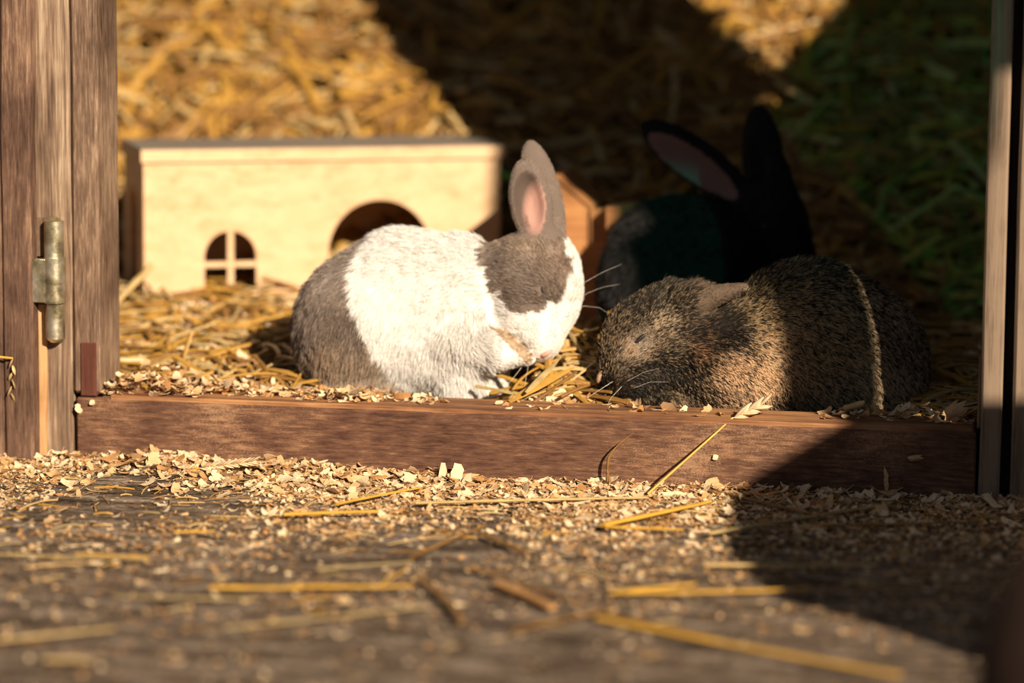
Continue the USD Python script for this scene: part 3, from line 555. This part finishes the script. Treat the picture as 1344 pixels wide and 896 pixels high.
screen_part('added_shade_cloth', [(.338, .075), (.336, .24), (.337, .345), (.458, .345), (.449, .30), (.4465, .06)], NET, .0024, .0034, scr, label='second layer of added cloth that deepens the lower shade')
screen_part('added_shade_cloth', [(.46, .412), (.46, .60), (.68, .60), (.68, .412)], NET, .0024, .0034, scr, label='second layer of added cloth that deepens the shade on the post top')
screen_part('shade_rail', [(.325, .535), (.68, .53), (.68, .69), (.335, .69)], DARKW, .018, .03, scr)  # opaque strip added to keep the sun off the black ear
screen_part('board', [(.345, .085), (.22, .003), (.173, -.036), (.007, -.198), (-.058, -.30), (-.03, -.35), (-.04, -.72), (.68, -.72), (.68, .10)], DARKW, .004, .016, scr)  # outline cut to cast the slanting shadow on sill and yard
screen_part('stake', [(.685, -.86), (.685, .84), (.73, .84), (.73, -.86)], DARKW, -.01, .02, scr)

# ------------------------------------------------------------------ bedding, shavings and straw
obj('straw_bedding', grid_mesh(-1.32, 1.32, .069, 2.05, 220, 170, bed_h), BEDBASE, smooth=True, label='compacted golden straw bedding that fills the hutch and heaps up at the back', cat='bedding', kind='stuff')
def shaving_mesh(seed):
    """A curled thin shaving of unit length, with ragged ends."""
    r = np.random.default_rng(seed); n = 7; w = r.uniform(.18, .55); t = np.linspace(-.5, .5, n)
    curl = r.uniform(.3, 1.9); tw = r.uniform(-.7, .7); wd = w * (1 - .5 * np.abs(2 * t) ** r.uniform(1.5, 4)) * r.uniform(.8, 1.15, n) / 2
    x = np.sin(curl * t) / curl; z = (1 - np.cos(curl * t)) / curl; th = .014
    P = []
    for k in range(n):
        a = np.array([0, math.cos(tw * t[k]), math.sin(tw * t[k])]); nn = np.array([-math.sin(curl * t[k]), 0, math.cos(curl * t[k])]); c = np.array([x[k], r.normal(0, .03), z[k]])
        P += [c - a * wd[k] - nn * th / 2, c + a * wd[k] - nn * th / 2, c + a * wd[k] + nn * th / 2, c - a * wd[k] + nn * th / 2]
    f = []
    for k in range(n - 1):
        for e in range(4): a, b = 4 * k + e, 4 * k + (e + 1) % 4; f += [[a, b, b + 4], [a, b + 4, a + 4]]
    f += [[2, 1, 0], [3, 2, 0]]; e = 4 * (n - 1); f += [[e, e + 1, e + 2], [e, e + 2, e + 3]]
    m = trimesh.Trimesh(np.array(P), f, process=False); m.fix_normals(); m.vertices -= [0, 0, m.vertices[:, 2].min()]; return m
def straw_mesh(seed, length=1., r=.02, bend=.12, n=8, sides=6):
    q = np.random.default_rng(seed); t = np.linspace(0, 1, n); b = q.normal(0, bend, 2)
    y = b[0] * (t - t ** 2) * length; z = abs(b[1]) * .6 * (t - t ** 2) * length
    rad = r * (1 - .25 * t); k = q.integers(2, n - 2); rad[k] *= 1.25
    m = tube(np.stack([(t - .5) * length, y, z], 1), rad, sides, .62); return m
def instancer(name, protos, idx, P, X, up, scale, label, cat):
    pi = UsdGeom.PointInstancer.Define(stage, numbered('/World', name)); base = str(pi.GetPath()); rel = pi.CreatePrototypesRel()
    for k, (mesh, mat) in enumerate(protos):
        m = usdkit.mesh(stage, f'{base}/piece_{k:03d}', mesh, mat, smooth=False if k < 999 else True); rel.AddTarget(m.GetPath())
    X = X / np.linalg.norm(X, axis=1, keepdims=True); Z = up - X * (up * X).sum(1, keepdims=True); Z /= np.linalg.norm(Z, axis=1, keepdims=True); Yv = np.cross(Z, X)
    q = Rot.from_matrix(np.stack([X, Yv, Z], -1)).as_quat()
    pi.CreateProtoIndicesAttr(Vt.IntArray.FromNumpy(idx.astype(np.int32))); pi.CreatePositionsAttr(Vt.Vec3fArray.FromNumpy(P.astype(np.float32)))
    pi.CreateOrientationsAttr(Vt.QuathArray([Gf.Quath(float(w), float(x), float(y), float(z)) for x, y, z, w in q]))
    s = np.asarray(scale, float); s = np.repeat(s[:, None], 3, 1) if s.ndim == 1 else s
    pi.CreateScalesAttr(Vt.Vec3fArray.FromNumpy(s.astype(np.float32))); tag(pi, label, cat, kind='stuff'); return pi
def lay(n, P, h, tilt=.35, lift=0.):
    """Random headings lying on the surface h, tilted a little."""
    a = rng.uniform(0, 2 * np.pi, n); e = .004; x, y = P[:, 0], P[:, 1]
    gx, gy = (h(x + e, y) - h(x - e, y)) / (2 * e), (h(x, y + e) - h(x, y - e)) / (2 * e)
    X = np.stack([np.cos(a), np.sin(a), gx * np.cos(a) + gy * np.sin(a) + rng.normal(0, tilt, n)], 1)
    U = np.stack([-gx, -gy, np.ones(n)], 1) + rng.normal(0, tilt * 1.6, (n, 3)); return X, U
SHAPES = [shaving_mesh(s) for s in (0, 1, 2, 3, 4, 5)]
CHIPS = [(SHAPES[s], CHIP[c]) for s in range(6) for c in range(4)]
STRAWS = [(straw_mesh(s, r=.02 + .006 * (s % 3), bend=.1 + .1 * (s % 3)), STRAW[c]) for s in range(5) for c in range(4)]
def idx_of(n, shapes, w): return rng.integers(0, shapes, n) * 4 + rng.choice(4, n, p=w)
# shavings over the yard: thick along the sill, thinning out towards the viewer
def yard(n, reach, seed, low):
    P = np.stack([rng.uniform(-.75, .85, n), -np.abs(rng.exponential(reach, n)) - .001, np.zeros(n)], 1)
    keep = (P[:, 1] > -1.0) & (rng.random(n) < np.clip(meshkit.fbm(np.stack([P[:, 0] * 8, P[:, 1] * 6, P[:, 2]], -1), 3, seed) * 3.4 - 1.15 + np.exp(P[:, 1] / .07), low, 1))
    P = P[keep]; P[:, 2] = ground_h(P[:, 0], P[:, 1]) + rng.uniform(0, .005, len(P)) * np.exp(P[:, 1] / .05); return P
P = yard(34000, .26, 21, .1); n = len(P); X, U = lay(n, P, ground_h, .2)
instancer('wood_crumbs', CHIPS, idx_of(n, 6, [.24, .3, .27, .19]), P, X, U, np.clip(rng.lognormal(-5.35, .4, n), .002, .010), 'small crumbs of wood strewn over the dark ground in front of the sill', 'shavings')
P = yard(13000, .16, 33, .05); n = len(P); X, U = lay(n, P, ground_h, .2)
instancer('wood_shavings', CHIPS, idx_of(n, 6, [.42, .34, .16, .08]), P, X, U, np.clip(rng.lognormal(-4.45, .42, n), .004, .028) * (.55 + .45 * np.exp(P[:, 1] / .2)), 'pale wood shavings drifted along the foot of the sill and over the ground', 'shavings')
P = yard(950, .05, 57, .3); P = P[(P[:, 1] > -.12) & (P[:, 0] > -.47) & (P[:, 0] < .5)][:230]; n = len(P); P[:, 2] += .002; X, U = lay(n, P, ground_h, .22)
S = np.clip(rng.lognormal(-4.0, .28, n), .011, .03); K = idx_of(n, 6, [.6, .32, .06, .02])
for k in range(n):                                             # broad shavings, each a thing
    m_, mt = CHIPS[K[k]]; x = X[k] / np.linalg.norm(X[k]); z = U[k] - x * (U[k] @ x); z /= np.linalg.norm(z)
    u_ = 672 + FPX * ((P[k] - CAM) @ R_) / ((P[k] - CAM) @ F_); zone = ['by the left post', 'left of the upright chips', 'around the two upright chips', 'below the chin of the white rabbit', 'round the foot of the grass stalk', 'in the shade by the right post'][int(np.searchsorted([250, 500, 630, 780, 950], u_))]; tone = ['pale', 'tan', 'orange', 'brown'][K[k] % 4]
    obj('shaving', trimesh.Trimesh(P[k] + (m_.vertices * S[k]) @ np.stack([x, np.cross(z, x), z]), m_.faces, process=False), mt, None, label=f'broad {tone} shaving in the drift along the sill, {zone}', cat='shaving', group=f'broad {tone} shavings {zone}')
n = 800
P = np.stack([rng.uniform(-.75, .85, n), -np.abs(rng.exponential(.2, n)) - .003, np.zeros(n)], 1); P = P[P[:, 1] > -1.]; n = len(P)
P[:, 2] = ground_h(P[:, 0], P[:, 1]) + .001; X, U = lay(n, P, ground_h, .03)
L = np.clip(rng.lognormal(-3.7, .5, n), .01, .06); rad = rng.uniform(.6, 1.3, n) * .05
instancer('straw_scraps', STRAWS, idx_of(n, 5, [.25, .2, .4, .15]), P, X, U, np.stack([L, rad * .4, rad], 1), 'short straw scraps scattered among the shavings on the ground', 'straw')
def clear_of_rabbits(P, w=0.):
    k = np.ones(len(P), bool)
    for (a, c, y0, y1) in ((398, 668, 0, .21), (792, 1215, 0, .22)):
        xa, xb = atZ(a, 525, ZS)[0], atZ(c, 540, ZS)[0]; k &= ~((P[:, 0] > xa) & (P[:, 0] < xb) & (P[:, 1] > y0) & (P[:, 1] < y1))
    return P[k]
# shavings and straw on the hutch bed
n = 16000
P = np.stack([rng.uniform(-.75, .6, n), .069 + np.abs(rng.exponential(.2, n)), np.zeros(n)], 1)
keep = (P[:, 1] < .75) & (rng.random(n) < np.clip(meshkit.fbm(np.stack([P[:, 0] * 6, P[:, 1] * 6, P[:, 2]], -1), 3, 31) * 3 - .8 + (P[:, 1] < .1) , .1, 1))
P = clear_of_rabbits(P[keep]); n = len(P); P[:, 2] = bed_h(P[:, 0], P[:, 1]) + rng.uniform(0, .012, n); X, U = lay(n, P, bed_h, .35)
instancer('bed_shavings', CHIPS, idx_of(n, 6, [.42, .32, .18, .08]), P, X, U, np.clip(rng.lognormal(-4.45, .4, n), .004, .032), 'pale wood shavings mixed into the straw on the hutch floor', 'shavings')
n = 6000
P = clear_of_rabbits(np.stack([rng.uniform(-.95, .7, n), .08 + .68 * rng.random(n) ** 1.4, np.zeros(n)], 1)); n = len(P); P[:, 2] = bed_h(P[:, 0], P[:, 1]) + rng.uniform(0, .016, n); X, U = lay(n, P, bed_h, .16)
X[:, 0] *= 1.6
L = np.clip(rng.lognormal(-2.75, .45, n), .02, .18); rad = rng.uniform(.7, 1.4, n) * .105
near_ = np.nonzero((P[:, 1] < .36) & (P[:, 0] > -.5) & (P[:, 0] < -.12))[0]; near_ = near_[np.argsort(-L[near_] * (1 - P[near_, 1]))][:110]; rest_ = np.setdiff1d(np.arange(n), near_); K = idx_of(n, 5, [.46, .22, .24, .08])
for k in near_:                                                # the longest ones in the sun behind the sill, each a thing
    m_, mt = STRAWS[K[k]]; x = X[k] / np.linalg.norm(X[k]); z = U[k] - x * (U[k] @ x); z /= np.linalg.norm(z)
    u_ = 672 + FPX * ((P[k] - CAM) @ R_) / ((P[k] - CAM) @ F_); zone = ['by the left post', 'below the small window', 'beside the grey rump'][int(np.searchsorted([230, 345], u_))]; tone = ['golden', 'pale', 'brown', 'dull'][K[k] % 4]
    obj('bedding_straw', trimesh.Trimesh(P[k] + (m_.vertices * [L[k], rad[k], rad[k]]) @ np.stack([x, np.cross(z, x), z]), m_.faces, process=False), mt, None, 60, label=f'{tone} straw stalk in the sunlit bedding {zone}', cat='straw', group=f'{tone} stalks in the bedding {zone}')
instancer('bed_straw', STRAWS, K[rest_], P[rest_], X[rest_], U[rest_], np.stack([L, rad, rad], 1)[rest_], 'golden straw stalks strewn over the hutch floor behind the sill', 'straw')
n = 17000
P = np.stack([rng.uniform(-1.25, .95, n), rng.uniform(.6, 1.75, n), np.zeros(n)], 1); P[:, 2] = bed_h(P[:, 0], P[:, 1]) + rng.uniform(0, .04, n); X, U = lay(n, P, bed_h, .34)
X[:, 0] *= 1.5
L = np.clip(rng.lognormal(-2.5, .45, n), .03, .22); rad = rng.uniform(.8, 1.9, n) * .13
instancer('straw_heap', STRAWS, idx_of(n, 5, [.34, .12, .46, .08]), P, X, U, np.stack([L, rad, rad], 1), 'loose golden straw heaped up at the back of the hutch', 'straw')
# shavings lying along the top of the sill
def on_sill(n, px0, px1, ylo, yhi, pile):
    x0, x1 = atZ(px0, 530, ZS)[0], atZ(px1, 545, ZS)[0]
    P = np.stack([rng.uniform(x0, x1, n), rng.uniform(ylo, yhi, n), np.zeros(n)], 1); P[:, 2] = ZS + rng.uniform(0, 1, n) ** 1.5 * pile * np.clip(4 * (P[:, 0] - x0) / (x1 - x0) * (1 - (P[:, 0] - x0) / (x1 - x0)) + .1, 0, 1); return P
P = np.vstack([on_sill(260, 100, 215, .004, .068, .024), on_sill(180, 190, 300, .02, .068, .012), on_sill(120, 300, 400, .03, .068, .006), on_sill(150, 385, 470, .012, .066, .010), on_sill(60, 470, 560, .02, .062, .004),
               on_sill(50, 660, 1000, .01, .068, .001), on_sill(110, 1090, 1275, .025, .068, .012)])
n = len(P); X, U = lay(n, P, lambda x, y: 0 * x, .3)
instancer('sill_shavings', CHIPS, idx_of(n, 6, [.4, .34, .2, .06]), P, X, U, np.clip(rng.lognormal(-4.6, .38, n), .004, .024), 'wood shavings drifted along the top of the sill', 'shavings')

# ------------------------------------------------------------------ straws that can be told apart, each a thing
def stalk(a, b, wpx, mat, label, group=None, bend=.015, name='straw', h=None, lift=.003, seed=0, sag=0.):
    """A single stalk between two points of the scene."""
    a, b = np.array(a, float), np.array(b, float); q = np.random.default_rng(seed + 100); t = np.linspace(0, 1, 11)[:, None]; d = b - a; L = np.linalg.norm(d)
    side = np.cross(d / L, [0, 0, 1]); side = side / (np.linalg.norm(side) + 1e-9)
    p = a + d * t + side * (q.normal(0, bend) * L * 4 * t * (1 - t)) + side * q.normal(0, bend * .3, (11, 1)) * L * .3 + np.array([0, 0, 1]) * (sag * L * 4 * t * (1 - t))
    if h is not None: p[:, 2] = np.maximum(p[:, 2], h(p[:, 0], p[:, 1]) + lift)
    r = wpx * ((a + b) / 2 - CAM) @ F_ / FPX / 2; rad = r * np.linspace(1.05, .82, 11); rad[[3, 7]] *= 1.14
    return obj(name, tube(p, rad, 8, .6), mat, None, 60, label=label, cat='straw' if name == 'straw' else 'twig', group=group)
G = lambda x, y: atZ(x, y, .006)
gold, pale, brown, dull = STRAW
named = [
 ((372, 675), (497, 671), 8, gold, 'thick golden straw lying just left of the middle in front of the sill'),
 ((545, 660), (850, 653), 7, pale, 'longest pale straw lying right along the foot of the sill'),
 ((790, 689), (932, 658), 10, gold, 'bright flat golden straw sloping up to the right near the sill foot'),
 ((795, 691), (897, 695), 7, gold, 'short golden straw crossing under the bright flat straw'),
 ((935, 643), (1092, 681), 7, brown, 'brown straw running from sunlight into the shadow at the sill foot'),
 ((928, 700), (1168, 661), 8, dull, 'dull greenish straw rising to the right in the shade by the sill'),
 ((925, 741), (1152, 741), 8, pale, 'level straw half in sun and half in shade right of centre'),
 ((800, 778), (912, 766), 8, gold, 'short golden straw at the left end of a parallel pair'),
 ((805, 777), (1062, 772), 8, gold, 'long golden straw of the parallel pair reaching into the shadow'),
 ((785, 811), (1180, 886), 11, gold, 'long blurred orange straw slanting down to the lower right'),
 ((800, 806), (930, 836), 9, brown, 'short brown straw lying on the long blurred orange straw'),
 ((672, 827), (802, 799), 8, brown, 'brownish straw slanting up to the right at the bottom centre'),
 ((275, 771), (395, 772), 9, gold, 'golden straw ending left of the crossing twig stub'),
 ((380, 769), (541, 769), 8, gold, 'long level golden straw at the lower centre left'),
 ((-20, 842), (150, 825), 7, pale, 'blurred straw entering from the lower left edge'),
 ((295, 824), (562, 795), 6, dull, 'thin blurred straw under the level golden straw'),
 ((58, 865), (120, 866), 8, pale, 'short blurred straw piece in the bottom left corner'),
 ((-10, 727), (195, 734), 5, dull, 'thin dull straw at the left edge below the door'),
 ((415, 747), (542, 737), 5, dull, 'thin grey green straw left of the middle'),
 ((615, 744), (762, 791), 7, brown, 'dark brown stalk slanting down at the centre'),
 ((540, 731), (636, 690), 6, brown, 'tan stalk slanting up towards the sill at the centre'),
 ((500, 767), (536, 745), 4, gold, 'tiny straw end beside the level golden straw'),
 ((1045, 775), (1217, 770), 6, brown, 'dull straw lying deep in the shadow at the right'),
 ((1160, 786), (1292, 791), 5, brown, 'shaded straw nearest the stump at the right'),
 ((628, 699), (692, 725), 8, brown, 'short dark brown stalk below the foot of the sill'),
 ((1013, 657), (1042, 640), 4, pale, 'short straw propped against the shaded sill, left of a pair'),
 ((1022, 660), (1044, 643), 3, pale, 'short straw propped against the shaded sill, right of a pair'),
 ((440, 662), (552, 640), 6, gold, 'golden straw tucked into the shavings left of the two upright chips'),
 ((1080, 690), (1290, 684), 5, brown, 'thin shaded straw in front of the right post'),
 ((228, 698), (282, 697), 6, gold, 'short orange straw among the shavings at the left'),
 ((100, 727), (195, 731), 5, gold, 'short yellow straw in front of the left post'),
 ((340, 786), (152, 783), 5, dull, 'thin faded straw left of the level golden straw'),
]
for i, (a, b, w, m_, lab) in enumerate(named): stalk(G(*a), G(*b), w, GOLD if m_ is gold else m_, lab, h=ground_h, seed=i, bend=.012, lift=.0025)
tw = stalk(G(550, 758), G(606, 816), 11, STRAW[2], 'stout brown twig stub lying at the lower centre', name='twig', h=ground_h, seed=51, lift=.005)
stalk(G(655, 766), G(725, 797), 15, CHIP[2], 'thick pale stick of bark at the lower centre', name='twig', h=ground_h, seed=52, lift=.005)
# straws inside, behind the sill
B = lambda x, y, z=None: atZ(x, y, .083 if z is None else z)
inner = [((118, 452), (366, 463), 7, gold, 'long bright yellow straw across the bedding at the left'), ((150, 475), (292, 483), 7, gold, 'second yellow straw lower down in the bedding at the left'),
         ((100, 462), (188, 492), 6, brown, 'dark straw dipping behind the left end of the sill')]
for i, (a, b, w, m_, lab) in enumerate(inner): stalk(B(*a), B(*b), w, m_, lab, h=bed_h, seed=70 + i, lift=.012, bend=.01)
stalk(atY(241, 468, .16), atY(251, 436, .17), 7, gold, 'short yellow straw standing up in the bedding at the left', seed=80)
stalk(atY(128, 422, .28), atY(200, 348, .36), 13, pale, 'broad pale straw leaning towards the left side of the hide box', seed=81)
stalk(atY(380, 515, .055), atY(395, 490, .06), 7, gold, 'short straw stub leaning on the grey rump at the sill', seed=82)
stalk(atY(355, 92, 1.05), atY(368, 32, 1.02), 12, pale, 'upright pale straw catching the sun in the heap at the back', seed=83)
stalk(atY(700, 528, .06), atY(757, 488, .10), 6, brown, 'thin brown straw leaning up between the white and the brown rabbit', seed=84)
stalk(atY(690, 472, .16), atY(800, 448, .2), 5, brown, 'thin straw reaching from the white chin to the brown nose', seed=85)
stalk(atY(797, 445, .22), atY(799, 408, .22), 4, gold, 'short upright straw in front of the black rabbit', seed=86)
for k, (a, b, c) in enumerate([((668, 527), (715, 500), (754, 482)), ((690, 515), (716, 490), (735, 470))]):
    p = [atY(*a, .05), atY(*b, .075), atY(*c, .1)]; t = np.linspace(0, 1, 9)[:, None]
    q = (1 - t) ** 2 * p[0] + 2 * t * (1 - t) * p[1] + t * t * p[2]
    obj('dry_grass', tube(q, np.sin(np.linspace(.5, 3.0, 9)) * (.0052 - .002 * k), 8, .18, up=(.3, -.5, 1)), STRAW[3 if k else 0], None, 60, label=['broad dry golden leaf blade lying under the chin of the white rabbit', 'narrow dry golden blade above the broad one under the chin'][k], cat='straw')

def seed_head(name, label, base, tip, stem_from, husks, size, mat):
    t_ = thing(name, label, 'seed head', stem_from)
    base, tip, s0 = (np.array(x, float) for x in (base, tip, stem_from)); d = tip - base; L = np.linalg.norm(d); d /= L
    q = np.linspace(0, 1, 10)[:, None]; obj('stem', tube(s0 + (base - s0) * q + (tip - base) * .0, np.linspace(.0014, .0010, 10), 7), GOLD, t_, 60)
    side = np.cross(d, [.2, -1, .1]); side /= np.linalg.norm(side); view = np.cross(side, d)
    for k in range(husks):
        f = k / husks; sgn = (-1) ** k; c = base + d * L * f * .85
        dr = d + side * sgn * .38 + view * .35 * math.sin(k * 2.1); dr /= np.linalg.norm(dr); u = np.linspace(0, 1, 7)
        obj('husk', tube(c + dr * (u[:, None] * size), np.sin(np.pi * np.clip(u * .93 + .07, 0, 1)) * size * .19 + .0002, 6, .5), mat, t_, 60)
    return t_
stemA = atY(850, 648, -.05); hb = atY(962, 548, .006)
seed_head('grass_ear', 'dry grass stalk with a feathery ear leaning on the front of the sill', hb, atY(1006, 528, .03), stemA, 14, .017, CHIP[0])
seed_head('wheat_ear', 'pale wheat ear lying in the shavings at the left foot of the sill', atY(262, 614, -.04), atY(344, 604, -.036), atY(250, 618, -.04), 22, .012, CHIP[0])
seed_head('dried_sprig', 'thin dried grass sprig hanging on the door leaf at the left edge', atY(17, 470, -.026), atY(14, 535, -.024), atY(-4, 468, -.03), 6, .010, STRAW[1])

# single shavings large enough to pick out
def chip_at(px, py, wpx, hpx, roll, mat, label, Y=None, z=None, shape=0, name='wood_chip', stand=True, group=None):
    P = atY(px, py, Y) if Y is not None else atZ(px, py, z); s = (P - CAM) @ F_ / FPX
    m = SHAPES[shape].copy(); v = m.vertices - m.bounds.mean(0); e = m.extents; v = v / [e[0], e[1], 1] * [hpx * s, wpx * s, max(hpx, wpx) * s]
    A = Rot.from_euler('z', roll, degrees=True).as_matrix() @ np.array([[0, 1, 0], [1, 0, 0], [0, 0, -1.]])          # long side upright in the picture
    w = v @ A.T; fr = np.stack([R_, U_, -F_]); up = np.array([0, 0, 1.]); 
    if not stand: fr = np.stack([R0, np.cross(up, R0), up])
    return obj(name, trimesh.Trimesh(P + w @ fr, m.faces, process=False), mat, None, label=label, cat='wood chip', group=group)
chip_at(581, 622, 11, 30, -3, CHIP[0], 'left of two upright pale wood chips against the sill', Y=-.012, shape=1)
chip_at(598, 627, 18, 38, -12, CHIP[0], 'broader right one of two upright pale wood chips against the sill', Y=-.015, shape=2)
chip_at(482, 634, 16, 30, 8, CHIP[0], 'square pale shaving leaning on the sill left of the upright chips', Y=-.02, shape=3)
chip_at(503, 640, 30, 22, 35, CHIP[0], 'white curled shaving left of the upright chips', Y=-.03, shape=0)
chip_at(202, 610, 20, 34, -8, CHIP[1], 'tan shaving standing upright near the left post', Y=-.03, shape=4)
chip_at(393, 632, 46, 18, 10, CHIP[0], 'large pale shaving in front of the sill at the left', Y=-.03, shape=5)
chip_at(690, 640, 22, 26, 40, CHIP[0], 'folded white shaving at the sill foot near the centre', Y=-.02, shape=0)
chip_at(880, 655, 48, 20, 4, CHIP[0], 'broad pale shaving at the foot of the leaning grass stalk', Y=-.04, shape=2)
chip_at(1087, 668, 34, 26, 30, CHIP[0], 'pale crumpled shaving in the shade at the sill foot', Y=-.02, shape=3)
chip_at(1190, 680, 44, 26, -25, CHIP[1], 'broad shaving heap piece in the shade near the right post', Y=-.02, shape=1)
chip_at(939, 600, 8, 7, 0, CHIP[0], 'small white chip stuck on the sunlit face of the sill', Y=-.002, shape=2)
chip_at(1163, 630, 7, 36, 3, CHIP[1], 'narrow upright shaving stuck on the shaded face of the sill', Y=-.002, shape=4)
chip_at(1202, 601, 22, 8, 8, CHIP[1], 'small leaf-shaped shaving stuck on the sill near the right post', Y=-.002, shape=5)
chip_at(103, 536, 9, 13, 30, CHIP[0], 'small pale chip stuck at the left end of the sill', Y=-.002, shape=3)
chip_at(121, 528, 8, 7, 10, CHIP[0], 'tiny pale chip hanging below the shavings on the sill', Y=-.003, shape=1)
chip_at(655, 528, 12, 5, 5, CHIP[0], 'small chip below the forepaws of the white rabbit on the sill', Y=.03, shape=2)
chip_at(1003, 690, 0.1 + 22, 20, 20, CHIP[2], 'orange brown shaving at the edge of the shadow', Y=-.14, shape=0)
for k, (x, y, w, h) in enumerate([(1120, 533, 34, 9), (1185, 548, 30, 9), (1255, 540, 40, 24)]):
    chip_at(x, y, w, h, 18 + 9 * k, CHIP[1], ['leaf-like shaving on the sill below the rump of the brown rabbit', 'curved shaving at the shaded right part of the sill top', 'crumpled shaving in the right corner of the sill'][k], Y=.05, shape=k + 2)
for k, pts in enumerate([[(797, 632), (797, 600), (812, 582), (832, 568)], [(800, 634), (796, 612), (800, 596), (806, 590)]]):
    q = np.array([atY(x, y, -.012) for x, y in pts]); t = np.linspace(0, 1, 12); c = np.stack([np.interp(t, np.linspace(0, 1, 4), q[:, i]) for i in range(3)], 1)
    for _ in range(2): c[1:-1] = (c[:-2] + c[1:-1] * 2 + c[2:]) / 4
    obj('dry_grass', tube(c, np.linspace(.0016, .0004, 12), 6), STRAW[2], None, 60, label=['thin curled dry grass blade rising in front of the sill', 'short thin grass blade beside the curled one at the sill'][k], cat='straw')
